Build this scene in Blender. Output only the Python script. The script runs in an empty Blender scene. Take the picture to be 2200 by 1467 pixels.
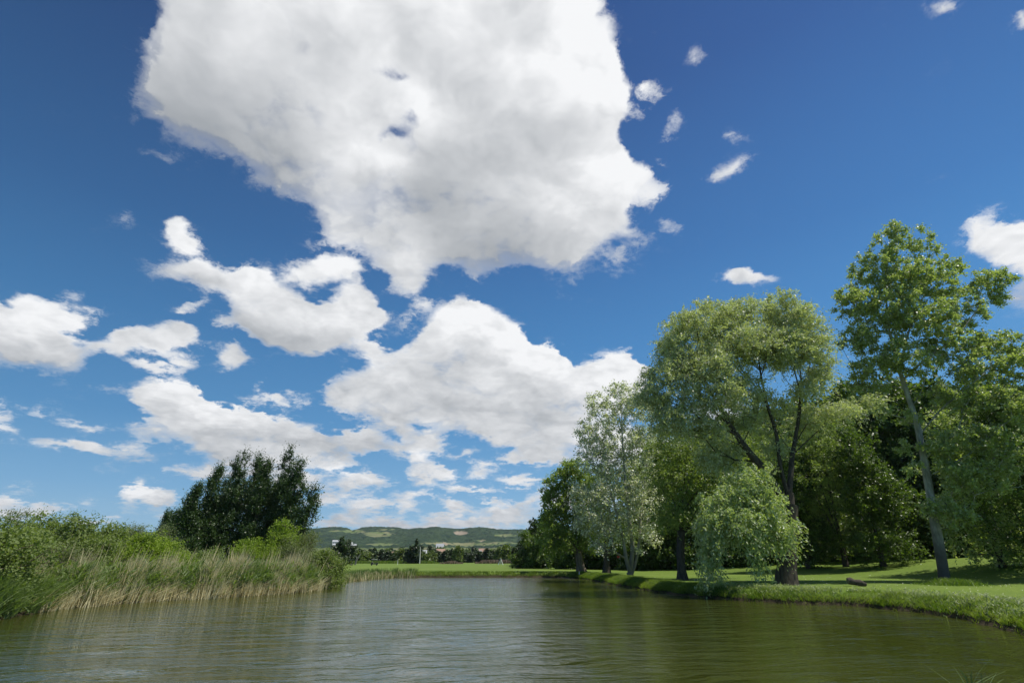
import bpy, math, random
import numpy as np

# ----------------------------------------------------------------- camera
FPX = 1150.0                      # focal length in pixels of a 2200 px wide frame
PITCH = math.atan((1199-733)/FPX)
CAMZ = 2.3
SC = bpy.context.scene
cam_d = bpy.data.cameras.new('camera'); cam = bpy.data.objects.new('camera', cam_d)
SC.collection.objects.link(cam)
cam.location = (0, 0, CAMZ); cam.rotation_euler = (math.pi/2+PITCH, 0, 0)
cam_d.sensor_width = 36; cam_d.lens = 36*FPX/2200; cam_d.clip_end = 20000; cam_d.clip_start = .05
SC.camera = cam
SC.view_settings.view_transform = 'Standard'; SC.view_settings.look = 'None'
SC.view_settings.exposure = 0.0; SC.view_settings.gamma = 1.0
SC.cycles.max_bounces = 8; SC.cycles.diffuse_bounces = 4; SC.cycles.glossy_bounces = 2
SC.cycles.transmission_bounces = 3; SC.cycles.transparent_max_bounces = 4
SC.cycles.sample_clamp_indirect = 6

CP, SP = math.cos(PITCH), math.sin(PITCH)
def ray(px, py):
    "direction of a photo pixel, scaled so that its forward (y) part is 1"
    u, v = px-1100.0, 733.5-py
    return np.array([u/(FPX*CP-v*SP), 1.0, (v*CP+FPX*SP)/(FPX*CP-v*SP)])
def P(px, py, Y):                  # point of a photo pixel at forward distance Y
    return np.array([0, 0, CAMZ])+ray(px, py)*Y
def G(px, py, z=0.0):              # where the photo pixel meets height z
    r = ray(px, py); return np.array([0, 0, CAMZ])+r*((z-CAMZ)/r[2])
def mpp(px, py, Y):                # metres per photo pixel there
    return Y*1150.0/(FPX*CP-(733.5-py)*SP)/1150.0

# ----------------------------------------------------------------- sun
SUN_EL, SUN_AZ = math.radians(60), math.radians(100)      # azimuth to the right of the view
sd = bpy.data.lights.new('sun', 'SUN'); sun = bpy.data.objects.new('sun', sd); SC.collection.objects.link(sun)
sd.energy = 5.0; sd.angle = math.radians(.53); sd.color = (1, .95, .86)
SUNV = np.array([math.sin(SUN_AZ)*math.cos(SUN_EL), math.cos(SUN_AZ)*math.cos(SUN_EL), math.sin(SUN_EL)])
sun.rotation_euler = (math.pi/2-SUN_EL, 0, math.pi-SUN_AZ)
sun.location = (40, 30, 60)

# ----------------------------------------------------------------- sky: where the clouds stand
AZ0, AZ1, EL0, EL1 = math.radians(-66), math.radians(66), math.radians(-2), math.radians(64)
NA, NE = 256, 250
POLY = [  # outline (photo pixels), density, softness
 ([(345,-60),(345,0),(335,60),(312,110),(290,200),(300,250),(350,300),(420,335),(500,335),(535,385),(600,412),(660,436),(690,480),(700,520),(780,540),(810,580),(860,612),(900,600),(960,570),(1020,604),(1070,590),(1130,570),(1200,580),(1250,560),(1300,530),(1345,480),(1362,420),(1385,368),(1350,335),(1322,285),(1352,240),(1352,180),(1332,110),(1292,70),(1270,0),(1270,-60)], 1.0),
 ([(475,590),(520,565),(560,575),(600,610),(650,640),(690,640),(740,600),(790,610),(835,670),(830,700),(780,722),(720,757),(660,772),(600,757),(560,742),(500,700),(480,650)], 1.12),
 ([(-90,600),(0,640),(40,668),(100,690),(150,730),(190,770),(212,800),(170,822),(100,812),(50,782),(0,772),(-90,772)], 1.2),
 ([(282,862),(300,842),(350,822),(400,818),(440,840),(470,868),(540,878),(600,898),(700,928),(800,918),(835,940),(830,962),(780,975),(700,990),(620,1002),(500,1002),(430,985),(400,945),(350,935),(310,905)], 1.2),
 ([(132,950),(170,938),(230,960),(320,950),(330,982),(260,992),(170,978)], 1.1),
 ([(350,965),(450,970),(560,985),(640,990),(680,1005),(640,1030),(560,1020),(440,1008),(370,990)], .7),
 ([(680,830),(700,810),(760,800),(820,785),(870,740),(920,700),(950,650),(1000,632),(1050,660),(1110,700),(1150,742),(1190,735),(1240,788),(1290,768),(1350,750),(1398,790),(1400,850),(1330,880),(1260,910),(1230,950),(1205,992),(1150,992),(1100,962),(1000,932),(950,930),(930,962),(870,952),(830,912),(760,892),(700,872)], 1.12),
 ([(685,1052),(720,1028),(780,1008),(860,1030),(855,1052),(760,1068)], 1.1),
 ([(868,1000),(890,972),(915,970),(935,1000),(965,1005),(990,1025),(960,1038),(900,1040),(870,1030)], 1.4),
 ([(250,1062),(275,1042),(305,1040),(340,1062),(385,1050),(392,1075),(350,1098),(300,1102),(268,1090)], 1.7),
 ([(1546,602),(1560,578),(1595,568),(1640,582),(1656,600),(1630,614),(1590,616)], 1.5),
 ([(2062,520),(2080,490),(2140,478),(2200,470),(2330,500),(2330,640),(2230,670),(2160,670),(2150,640),(2190,590),(2130,560),(2085,545)], 1.05),
]
BLOB = [  # low banks near the horizon and thin veils between the heaps
 (60,1105,90,9,.7,0),(230,1120,60,8,.6,0),(800,1122,150,9,.85,0),(1000,1118,120,10,.85,0),(1090,1095,90,16,.85,-6),(760,1085,60,10,.7,0),(900,1060,80,9,.6,0),(1000,1050,60,8,.6,0),(450,1015,110,12,.75,4),(640,1020,90,16,.85,0),
 (330,830,60,26,.62,10),(150,690,70,26,.6,10),(230,750,70,26,.68,0),(340,730,50,34,.7,0),(390,770,40,16,.6,0),(820,770,60,26,.66,0),(760,870,60,16,.55,0),(860,960,70,14,.7,0),(900,930,60,18,.6,0),(60,650,40,20,.6,20),(150,960,90,10,.6,6),(300,925,100,10,.6,8),(60,890,80,8,.5,8),
  # centre, radii, density, tilt in degrees
 (690,583,95,30,0.91,-8),(375,478,34,30,0.71,30),(392,520,40,26,0.71,30),(412,580,62,28,0.97,12),(450,600,40,26,0.91,20),
 (495,762,36,36,0.97,60),(480,690,32,15,0.68,-10),(405,660,45,18,0.63,-12),(130,680,80,30,0.68,20),(172,650,38,20,0.57,30),
 (270,726,66,26,0.75,0),(392,722,46,28,0.68,10),(310,785,80,16,0.71,8),(240,830,30,14,0.55,0),
 (600,858,70,16,0.57,8),(545,836,24,18,0.59,0),(800,750,46,26,0.63,20),(880,650,20,50,0.55,10),(775,800,50,12,0.57,0),
 (60,885,70,8,0.57,10),(200,915,150,9,0.57,8),(320,935,90,12,0.63,5),
 (1385,185,20,16,0.61,20),(1412,200,18,14,0.55,0),(1432,270,16,26,0.55,30),(1300,60,14,30,0.55,0),(1420,350,20,14,0.49,0),(1480,440,12,10,0.44,0),(1320,545,30,20,0.55,0),(1235,600,34,14,0.49,0),(880,620,40,40,0.57,0),(905,640,20,30,0.57,0),(1395,192,42,18,0.48,0),(1450,255,24,28,0.55,0),(1398,412,42,26,0.55,-20),(1442,484,38,22,0.64,15),(1345,500,50,26,0.55,0),
 (1270,585,60,40,0.51,-20),(1370,240,30,26,0.55,0),(1494,117,26,19,0.57,0),(1560,368,42,11,0.55,-28),(1552,290,36,12,0.42,10),(1385,385,24,50,0.52,0),
 (1665,597,13,13,0.51,0),(2035,14,28,16,0.55,0),(2197,55,16,22,0.64,0),(2090,478,46,22,0.51,-20),(1280,12,20,18,0.55,0),
 (350,330,30,26,0.43,40),(265,470,20,15,0.39,20),(740,480,60,60,0.51,0),
 (1036,1012,34,18,0.68,0),(1115,1032,64,14,0.78,0),(980,1088,26,13,0.91,12),(866,1080,34,20,0.71,10),(740,1116,66,17,0.91,-6),
 (800,1082,80,13,0.66,0),(640,1042,70,18,0.80,0),(900,1130,230,10,0.71,0),(1090,1112,90,26,0.78,-10),(1010,1128,100,12,0.82,0),
 (930,960,40,20,0.68,0),(560,1015,90,12,0.68,0),(1240,1080,120,30,0.71,0),(1300,960,100,60,0.91,0),
 (14,1092,30,26,0.97,0),(92,1094,56,13,0.78,0),(30,1042,40,6,0.52,0),(200,1124,50,8,0.68,0),(190,1075,14,10,0.52,0),
 (1500,990,160,60,0.80,0),(1700,1030,200,60,0.74,0),(1560,900,80,40,0.57,0),
 (705,1075,40,12,0.80,0),(760,1100,30,10,0.80,0),(850,1118,60,10,0.85,0),(950,1110,50,10,0.80,5),(1060,1075,40,8,0.68,0),(690,1125,60,10,0.80,0),(560,1060,50,16,0.68,0),(1120,985,50,14,0.68,0),(1000,975,24,10,0.68,0),(700,1000,60,14,0.74,0),(420,1110,60,10,0.63,0),
 (-150,900,160,60,0.80,0),(-500,700,200,120,0.91,0),(2600,300,200,90,0.91,0),(2500,900,200,80,0.80,0),(500,-500,260,160,0.91,0),(1900,-450,200,100,0.80,0),
]
HOLE = [(852,160,36,12,.26,8),(884,258,14,30,.24,20),(856,286,22,13,.33,0),(820,302,30,9,.22,-25),
        (640,806,60,12,.3,10),(440,800,34,26,.4,0),(560,800,40,12,.3,0),(250,790,50,10,.3,0),(560,950,0.1,0.1,0,0),(690,1012,70,8,.35,0),(840,985,60,12,.3,0),(640,780,30,14,.3,0),(470,740,14,30,.4,0),(330,700,14,30,.3,0),(230,790,14,40,.4,0),
        (470,392,30,30,.3,0),(905,920,26,14,.5,0),(650,800,60,14,.3,0),(700,640,26,14,.3,0),(1230,835,60,14,.15,0)]
GREY = [(450,210,140,120,.75,20),(380,250,90,80,.55,0),(600,330,120,70,.4,20),(930,420,90,80,.9,25),(1010,340,150,70,.5,0),(1120,510,150,60,.35,0),
        (660,110,130,90,.4,0),(860,520,60,60,.35,0),(1060,500,70,60,.55,0),(1230,300,60,90,.15,0),
        (620,950,190,26,.8,6),(500,985,160,14,.4,0),(640,740,90,22,.4,0),(100,790,110,22,.55,20),(960,790,110,34,.5,0),(1170,880,80,50,.45,0),
        (900,880,90,30,.35,0),(790,1052,70,12,.5,0),(920,1030,60,10,.4,0),(320,1090,60,12,.7,0),(2200,640,60,40,.4,0),(1080,1100,80,14,.35,0),
        (720,840,60,20,.2,0),(1600,612,40,8,.3,0),(250,985,90,10,.5,0),(440,600,60,12,.3,0),(490,790,30,12,.3,0)]

LIGHT = [(900,215,50,40,.5,0),(860,340,50,36,.45,0),(1260,110,70,110,.5,0),(1310,370,60,36,.55,0),(880,560,50,36,.5,0),(1230,430,60,50,.4,0),(500,100,60,60,.35,0),(760,330,60,40,.3,0),(1150,150,60,60,.3,0),(740,560,50,24,.4,0),
         (700,680,80,24,.35,0),(520,600,40,24,.35,0),(380,835,60,16,.5,0),(470,880,60,14,.35,0),(1000,680,40,30,.5,0),(1120,740,50,26,.35,0),(1330,790,50,24,.6,0),(1180,770,40,20,.35,0),(900,985,20,14,.6,0),(300,1055,34,10,.6,0),(60,690,50,20,.45,20)]
def in_poly(x, y, pts):
    ins = np.zeros(x.shape, bool); n = len(pts)
    for i in range(n):
        x0, y0 = pts[i]; x1, y1 = pts[(i+1) % n]
        if y0 == y1: continue
        c = ((y0 > y) != (y1 > y)) & (x < (x1-x0)*(y-y0)/(y1-y0)+x0)
        ins ^= c
    return ins
def blur(a, s0):
    for ax in (0, 1):
        s = s0*(1, 1.7)[ax]; r = int(3*s)+1; k = np.exp(-.5*(np.arange(-r, r+1)/s)**2); k /= k.sum()
        p = np.pad(a, [(r, r) if q == ax else (0, 0) for q in (0, 1)], mode='edge')
        a = np.apply_along_axis(lambda v: np.convolve(v, k, 'valid'), ax, p)
    return a
def ell(x, y, e):
    cx, cy, rx, ry, w, t = e; t = math.radians(t); c, s = math.cos(t), math.sin(t)
    dx, dy = x-cx, y-cy
    return ((dx*c+dy*s)/rx)**2+((-dx*s+dy*c)/ry)**2
def sky_fields():
    az = np.linspace(AZ0, AZ1, NA)[:, None]+np.zeros((1, NE)); el = np.linspace(EL0, EL1, NE)[None, :]+np.zeros((NA, 1))
    dx, dy, dz = np.sin(az)*np.cos(el), np.cos(az)*np.cos(el), np.sin(el)
    w = dy*CP+dz*SP; v = -dy*SP+dz*CP; w = np.where(w < .05, .05, w)
    x = 1100+FPX*dx/w; y = 733.5-FPX*v/w
    M = np.zeros((NA, NE))
    for pts, d in POLY:
        M = np.maximum(M, d*in_poly(x, y, pts))
    Gs = np.zeros((NA, NE))
    for e in GREY: Gs = 1-(1-Gs)*(1-e[4]*np.exp(-ell(x, y, e)*.55))
    Mb = blur(M, 4.2); M = blur(M, 1.0); sw = np.clip(Gs*1.5-.15, 0, .9)
    M = M*(1-sw)+np.clip(Mb*1.2-.02, 0, 1)*sw
    B = np.zeros((NA, NE))
    for e in BLOB:
        B = np.maximum(B, min(1.05, e[4]*1.42)*np.exp(-np.clip(ell(x, y, e), 0, 20)**1.3*.5))
    M = 1-(1-np.clip(M, 0, 1))*(1-B*.98)
    for e in HOLE:
        M = M-e[4]*np.exp(-ell(x, y, e))
    M = np.clip(M, 0, 1.0)
    thick = blur((M > .55)*1.0, 4.0)
    S = np.zeros((NA, NE))
    for e in GREY:
        S = 1-(1-S)*(1-e[4]*np.exp(-ell(x, y, e)*.8))
    # undersides: thick cloud above, clear air below
    up = np.roll(thick, -9, 1); dn = np.roll(thick, 9, 1)
    # rims that face the sun (up and to the right) are the brightest
    lit = np.clip(thick-np.roll(np.roll(thick, -5, 0), -7, 1), 0, 1)
    S = .25+S*.66+np.clip(up-dn, 0, 1)*.42-lit*.6
    for e in LIGHT: S = S-e[4]*.75*np.exp(-ell(x, y, e)*.8)
    return M, np.clip(S, -.1, 1.1)

def lowrank(F, k):
    U, s, V = np.linalg.svd(F, full_matrices=False)
    return [(U[:, i], V[i], s[i]) for i in range(k)]

W = bpy.data.worlds.new('World'); SC.world = W; W.use_nodes = True
nt = W.node_tree; nt.nodes.clear()
def N(tree, typ, **kw):
    n = tree.nodes.new(typ)
    for k, v in kw.items():
        if k == 'ins':
            for i, val in v.items():
                if isinstance(val, bpy.types.NodeSocket): tree.links.new(val, n.inputs[i])
                else: n.inputs[i].default_value = val
        else: setattr(n, k, v)
    return n
def M_(tree, op, *a, clamp=False):
    n = tree.nodes.new('ShaderNodeMath'); n.operation = op; n.use_clamp = clamp
    for i, v in enumerate(a):
        if isinstance(v, bpy.types.NodeSocket): tree.links.new(v, n.inputs[i])
        else: n.inputs[i].default_value = v
    return n.outputs[0]
def V_(tree, op, *a):
    n = tree.nodes.new('ShaderNodeVectorMath'); n.operation = op
    for i, v in enumerate(a):
        if isinstance(v, bpy.types.NodeSocket): tree.links.new(v, n.inputs[i])
        else: n.inputs[i].default_value = v
    return n.outputs['Value'] if op in ('DOT_PRODUCT', 'LENGTH', 'DISTANCE') else n.outputs['Vector']
def sep(tree, v):
    n = tree.nodes.new('ShaderNodeSeparateXYZ'); tree.links.new(v, n.inputs[0]); return n.outputs
def curves(tree, vals3, xin):
    "a curves node that carries three tabulated functions of one number in 0..1 (values -1..1)"
    n = tree.nodes.new('ShaderNodeVectorCurve'); mp = n.mapping; mp.use_clip = False
    m = len(vals3[0])
    for c in range(3):
        cv = mp.curves[c]; v = vals3[c]
        xs = np.linspace(-1, 1, m)
        cv.points[0].location = (xs[0], float(v[0])); cv.points[1].location = (xs[-1], float(v[-1]))
        for i in range(1, m-1): cv.points.new(float(xs[i]), float(v[i]))
        for p in cv.points: p.handle_type = 'VECTOR'
    mp.update()
    cb = tree.nodes.new('ShaderNodeCombineXYZ')
    for i in range(3): tree.links.new(xin, cb.inputs[i])
    tree.links.new(cb.outputs[0], n.inputs['Vector'])
    return n.outputs['Vector']
def field(tree, F, k, ta, te):
    terms = lowrank(F, k); acc = None
    for i in range(0, k, 3):
        A = []; E = []; sc = []
        for u, v, s in terms[i:i+3]:
            mu, mv = abs(u).max(), abs(v).max()
            A.append(u/mu); E.append(v/mv); sc.append(float(s*mu*mv))
        a = curves(tree, A, ta); e = curves(tree, E, te)
        p = V_(tree, 'MULTIPLY', a, e)
        d = V_(tree, 'DOT_PRODUCT', p, tuple(sc))
        acc = d if acc is None else M_(tree, 'ADD', acc, d)
    return acc
tc = N(nt, 'ShaderNodeTexCoord')
D = V_(nt, 'NORMALIZE', tc.outputs['Generated'])
def warp_noise(vec, scale, detail, rough=.55, lac=2.1):
    n = N(nt, 'ShaderNodeTexNoise', ins={'Vector': vec, 'Scale': scale, 'Detail': detail, 'Roughness': rough, 'Lacunarity': lac})
    return n
dx, dy, dz = sep(nt, D)
# noise space: finer towards the horizon, where clouds stand farther off
inv = M_(nt, 'DIVIDE', 1.0, M_(nt, 'ADD', M_(nt, 'MAXIMUM', dz, 0.0), .28))
Q = N(nt, 'ShaderNodeVectorMath', operation='SCALE', ins={0: D, 3: inv}).outputs[0]
w1 = V_(nt, 'SUBTRACT', warp_noise(Q, 6.0, 3).outputs['Color'], (.5, .5, .5))
w2 = V_(nt, 'SUBTRACT', warp_noise(Q, 22.0, 4, .6).outputs['Color'], (.5, .5, .5))
def scl(v, s): return N(nt, 'ShaderNodeVectorMath', operation='SCALE', ins={0: v, 3: s}).outputs[0]
# wander the outline
DW = V_(nt, 'ADD', V_(nt, 'ADD', D, scl(w1, .028)), scl(w2, .026))
wx, wy, wz = sep(nt, V_(nt, 'NORMALIZE', DW))
az = M_(nt, 'ARCTAN2', wx, wy); el = M_(nt, 'ARCSINE', wz)
def to11(s, a, b): return M_(nt, 'MULTIPLY_ADD', s, 2/(b-a), -1-2*a/(b-a))
ta = M_(nt, 'MINIMUM', M_(nt, 'MAXIMUM', to11(az, AZ0, AZ1), -1.0), 1.0)
te = M_(nt, 'MINIMUM', M_(nt, 'MAXIMUM', to11(el, EL0, EL1), -1.0), 1.0)
FM, FS = sky_fields()
cover = field(nt, FM, 60, ta, te)
grey = field(nt, FS, 24, ta, te)
QW = V_(nt, 'ADD', Q, scl(w1, .10))
n1 = warp_noise(QW, 8.0, 9, .6).outputs[0]
# relief: the same billows looked up a little towards the sun
off = tuple(float(v)*.035 for v in (0.55, -.1, .83))
n2 = warp_noise(V_(nt, 'ADD', QW, off), 7.0, 4, .5).outputs[0]
n3 = warp_noise(QW, 7.0, 4, .5).outputs[0]
# rounded billows where the sun strikes
vo = N(nt, 'ShaderNodeTexVoronoi', feature='SMOOTH_F1', ins={'Vector': QW, 'Scale': 9.0, 'Detail': 2.0, 'Roughness': .5, 'Lacunarity': 2.3, 'Smoothness': .5})
lobe = M_(nt, 'SUBTRACT', .52, vo.outputs['Distance'])
nf = warp_noise(V_(nt, 'ADD', QW, scl(w2, .12)), 30.0, 5, .62).outputs[0]
nmix = M_(nt, 'ADD', M_(nt, 'ADD', n1, M_(nt, 'MULTIPLY', M_(nt, 'SUBTRACT', nf, .5), M_(nt, 'MAXIMUM', M_(nt, 'MULTIPLY_ADD', cover, -.95, 1.05), .15))), M_(nt, 'MULTIPLY', lobe, .35))
dens = M_(nt, 'MULTIPLY_ADD', M_(nt, 'SUBTRACT', nmix, .5), M_(nt, 'ADD', .55, M_(nt, 'MULTIPLY', M_(nt, 'MULTIPLY', cover, M_(nt, 'SUBTRACT', 1.0, cover), clamp=True), 8.5)), M_(nt, 'SUBTRACT', cover, .30))
# some rims are crisp, some fray out into thin vapour
sn = M_(nt, 'ADD', M_(nt, 'MULTIPLY', grey, .8), M_(nt, 'MULTIPLY', warp_noise(Q, 3.5, 2).outputs[0], .9))
soft = N(nt, 'ShaderNodeMapRange', ins={0: sn, 1: .45, 2: .95, 3: .26, 4: 1.0}).outputs[0]
alpha = N(nt, 'ShaderNodeMapRange', interpolation_type='SMOOTHSTEP', ins={0: dens, 1: -.25, 2: soft, 3: 0.0, 4: 1.0}).outputs[0]
alpha = M_(nt, 'MAXIMUM', alpha, N(nt, 'ShaderNodeMapRange', interpolation_type='SMOOTHSTEP', ins={0: dens, 1: .3, 2: .62, 3: 0.0, 4: 1.0}).outputs[0])
alpha = M_(nt, 'MULTIPLY', alpha, N(nt, 'ShaderNodeMapRange', ins={0: cover, 1: .30, 2: .78, 3: .32, 4: 1.0}).outputs[0])
relief = M_(nt, 'SUBTRACT', n3, n2)
body = N(nt, 'ShaderNodeMapRange', interpolation_type='SMOOTHSTEP', ins={0: dens, 1: .05, 2: .55, 3: 0.0, 4: 1.0}).outputs[0]
nl = warp_noise(QW, 3.6, 3, .5).outputs[0]
lit_ = M_(nt, 'SUBTRACT', 1.15, grey)
shade = M_(nt, 'ADD', grey, M_(nt, 'MULTIPLY', M_(nt, 'SUBTRACT', .5, nl), .75))
shade = M_(nt, 'SUBTRACT', shade, M_(nt, 'MULTIPLY', M_(nt, 'MULTIPLY', relief, lit_), 1.3))
shade = M_(nt, 'ADD', shade, M_(nt, 'MULTIPLY', M_(nt, 'MULTIPLY', M_(nt, 'SUBTRACT', .5, n1), lit_), .25))
shade = M_(nt, 'SUBTRACT', shade, M_(nt, 'MULTIPLY', M_(nt, 'MULTIPLY', lobe, lit_), .26))
shade = M_(nt, 'MULTIPLY', shade, M_(nt, 'MULTIPLY_ADD', body, .55, .45))
shade = N(nt, 'ShaderNodeMapRange', interpolation_type='LINEAR', ins={0: shade, 1: 0.0, 2: 1.0, 3: 0.0, 4: 1.0}).outputs[0]
SKYS = .082
sky = N(nt, 'ShaderNodeTexSky', sky_type='NISHITA', sun_disc=False, sun_elevation=SUN_EL, sun_rotation=SUN_AZ,
        altitude=120, air_density=1.0, dust_density=.3, ozone_density=2.5)
def lin(r, g, b, k=1.0):
    f = lambda c: (c/255/12.92 if c <= 10 else ((c/255+.055)/1.055)**2.4)*k
    return (f(r), f(g), f(b), 1)
elr = N(nt, 'ShaderNodeValToRGB', ins={0: M_(nt, 'DIVIDE', M_(nt, 'ARCSINE', dz), math.radians(70), clamp=True)})
cr = elr.color_ramp
STOPS = [(0, (176, 220, 246)), (6, (134, 192, 238)), (12, (100, 166, 223)), (21, (80, 145, 207)), (30, (68, 124, 187)), (47, (56, 96, 158)), (66, (46, 79, 140))]
cr.elements[0].position = 0; cr.elements[1].position = STOPS[-1][0]/70
cr.elements[0].color = lin(*STOPS[0][1]); cr.elements[1].color = lin(*STOPS[-1][1])
for e_, c_ in STOPS[1:-1]: cr.elements.new(e_/70).color = lin(*c_)
# the deep blue side of the sky, away from the sun
sidev = M_(nt, 'MULTIPLY', dx, M_(nt, 'DIVIDE', M_(nt, 'MAXIMUM', dz, 0.0), .64))
ph = N(nt, 'ShaderNodeMapRange', ins={0: sidev, 1: -.62, 2: .5, 3: .56/SKYS, 4: 1.02/SKYS}).outputs[0]
own = N(nt, 'ShaderNodeVectorMath', operation='SCALE', ins={0: elr.outputs[0], 3: ph}).outputs[0]
skyc = N(nt, 'ShaderNodeMix', data_type='RGBA', ins={0: .95, 6: sky.outputs[0], 7: own}).outputs[2]
cramp = N(nt, 'ShaderNodeMix', data_type='RGBA', ins={0: shade, 6: tuple(v/SKYS for v in (.93, .94, .955)) + (1,), 7: tuple(v/SKYS for v in (.33, .355, .385)) + (1,)}).outputs[2]
mixc = N(nt, 'ShaderNodeMix', data_type='RGBA', ins={0: alpha, 6: skyc, 7: cramp}).outputs[2]
bg = N(nt, 'ShaderNodeBackground', ins={'Color': mixc, 'Strength': SKYS})
wo = N(nt, 'ShaderNodeOutputWorld', ins={'Surface': bg.outputs[0]})
W.cycles.sampling_method = 'MANUAL'; W.cycles.sample_map_resolution = 512

# ----------------------------------------------------------------- helpers
RNG = np.random.default_rng(7)
COL = SC.collection
def mesh_np(name, v, f, mat=None, attrs=None, smooth=False):
    "v (n,3), f (m,k) -> mesh; attrs: name -> one float per vertex"
    v = np.asarray(v, np.float32); f = np.asarray(f, np.int32)
    me = bpy.data.meshes.new(name)
    me.vertices.add(len(v)); me.vertices.foreach_set('co', v.ravel())
    m, k = f.shape
    me.loops.add(m*k); me.loops.foreach_set('vertex_index', f.ravel())
    me.polygons.add(m); me.polygons.foreach_set('loop_start', np.arange(0, m*k, k, dtype=np.int32))
    me.polygons.foreach_set('use_smooth', np.full(m, smooth))
    for an, av in (attrs or {}).items():
        at = me.attributes.new(an, 'FLOAT', 'POINT'); at.data.foreach_set('value', np.asarray(av, np.float32))
    if mat: me.materials.append(mat)
    me.update(calc_edges=True)
    return me
def link(name, data, parent=None, loc=None):
    o = bpy.data.objects.new(name, data); COL.objects.link(o)
    if parent: o.parent = parent
    if loc is not None: o.location = [float(c) for c in loc]
    return o
def tag(o, label=None, cat=None, group=None, kind=None):
    if label: o['label'] = label
    if cat: o['category'] = cat
    if group: o['group'] = group
    if kind: o['kind'] = kind
    return o
def thing(name, loc, label, cat, group=None):
    return tag(link(name, None, loc=loc), label, cat, group)
class MB:
    "collects simple solids (quads) in local coordinates for one mesh"
    def __init__(s): s.v = []; s.f = []; s.n = 0
    def add(s, v, f): s.v.append(np.asarray(v, float)); s.f.append(np.asarray(f)+s.n); s.n += len(v); return s
    def box(s, c, size, rz=0.0, tilt=None):
        x, y, z = [q/2 for q in size]
        v = np.array([(-x,-y,-z),(x,-y,-z),(x,y,-z),(-x,y,-z),(-x,-y,z),(x,-y,z),(x,y,z),(-x,y,z)])
        if tilt: a, b = math.cos(tilt), math.sin(tilt); v = v@np.array([(a,0,-b),(0,1,0),(b,0,a)])
        a, b = math.cos(rz), math.sin(rz); v = v@np.array([(a,b,0),(-b,a,0),(0,0,1)])
        return s.add(v+np.array(c), [(0,3,2,1),(4,5,6,7),(0,1,5,4),(1,2,6,5),(2,3,7,6),(3,0,4,7)])
    def tube(s, pts, rad, n=8, cap=True):
        pts = np.asarray(pts, float); m = len(pts)
        t = np.gradient(pts, axis=0); t /= np.linalg.norm(t, axis=1)[:, None]+1e-9
        up = np.array([0, 0, 1.]) if abs(t[0, 2]) < .9 else np.array([1., 0, 0])
        a = np.cross(t, up); a /= np.linalg.norm(a, axis=1)[:, None]+1e-9; b = np.cross(t, a)
        th = np.linspace(0, 2*np.pi, n, endpoint=False); rad = np.broadcast_to(rad, (m,))
        v = (pts[:, None]+rad[:, None, None]*(np.cos(th)[None, :, None]*a[:, None]+np.sin(th)[None, :, None]*b[:, None])).reshape(-1, 3)
        i = np.arange(m-1)[:, None]*n; j = np.arange(n)[None, :]; k = (j+1) % n
        f = np.stack([i+j, i+k, i+n+k, i+n+j], -1).reshape(-1, 4)
        s.add(v, f)
        if cap:
            for r, e in ((0, pts[0]), (m-1, pts[-1])):
                ring = v[r*n:(r+1)*n]; vv = np.vstack([ring, e[None]])
                s.add(vv[:n], [(0, 1+2*q, 2+2*q, min(3+2*q, n-1)) for q in range((n-2)//2)])
        return s
    def build(s, name, mat, parent=None, smooth=False, loc=None):
        return link(name, mesh_np(name, np.vstack(s.v), np.vstack(s.f), mat, smooth=smooth), parent, loc)

def new_mat(name):
    m = bpy.data.materials.new(name); m.use_nodes = True; m.node_tree.nodes.clear(); return m, m.node_tree
def out_(t, sh, disp=None):
    o = t.nodes.new('ShaderNodeOutputMaterial'); t.links.new(sh, o.inputs[0])
def pbsdf(t, col, rough=.6, spec=.5, normal=None, **kw):
    n = t.nodes.new('ShaderNodeBsdfPrincipled')
    for k, v in {'Base Color': col, 'Roughness': rough, 'Specular IOR Level': spec, **kw}.items():
        if isinstance(v, bpy.types.NodeSocket): t.links.new(v, n.inputs[k])
        else: n.inputs[k].default_value = v if k != 'Base Color' or len(v) == 4 else (*v, 1)
    if normal is not None: t.links.new(normal, n.inputs['Normal'])
    return n.outputs[0]
def mixc_(t, f, a, b):
    n = N(t, 'ShaderNodeMix', data_type='RGBA')
    for i, v in ((0, f), (6, a), (7, b)):
        if isinstance(v, bpy.types.NodeSocket): t.links.new(v, n.inputs[i])
        else: n.inputs[i].default_value = v if i == 0 else (*v[:3], 1)
    return n.outputs[2]
def noise_(t, scale, detail=3, rough=.55, vec=None):
    n = N(t, 'ShaderNodeTexNoise', ins={'Scale': scale, 'Detail': detail, 'Roughness': rough})
    t.links.new(vec if vec is not None else N(t, 'ShaderNodeNewGeometry').outputs['Position'], n.inputs['Vector'])
    return n.outputs[0]
def rng_(t, v, a, b, c=0.0, d=1.0):
    return N(t, 'ShaderNodeMapRange', interpolation_type='SMOOTHSTEP', ins={0: v, 1: a, 2: b, 3: c, 4: d}).outputs[0]
def leaf_mat(name, c1, c2, c3=None, trans=.35, rough=.42, spec=.5, tk=(1.5, 1.7, .5)):
    "two-sided leaf: colour runs c1..c2 with each leaf's own tint, c3 is the pale underside"
    m, t = new_mat(name)
    tint = N(t, 'ShaderNodeAttribute', attribute_name='tint').outputs['Fac']
    c = mixc_(t, tint, c1, c2)
    if c3 is not None: c = mixc_(t, N(t, 'ShaderNodeNewGeometry').outputs['Backfacing'], c, c3)
    d = pbsdf(t, c, rough, spec)
    tr = N(t, 'ShaderNodeBsdfTranslucent')
    t.links.new(V_(t, 'MULTIPLY', c, tk), tr.inputs[0])
    mx = N(t, 'ShaderNodeMixShader', ins={0: trans}); t.links.new(d, mx.inputs[1]); t.links.new(tr.outputs[0], mx.inputs[2])
    out_(t, mx.outputs[0]); return m
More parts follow.
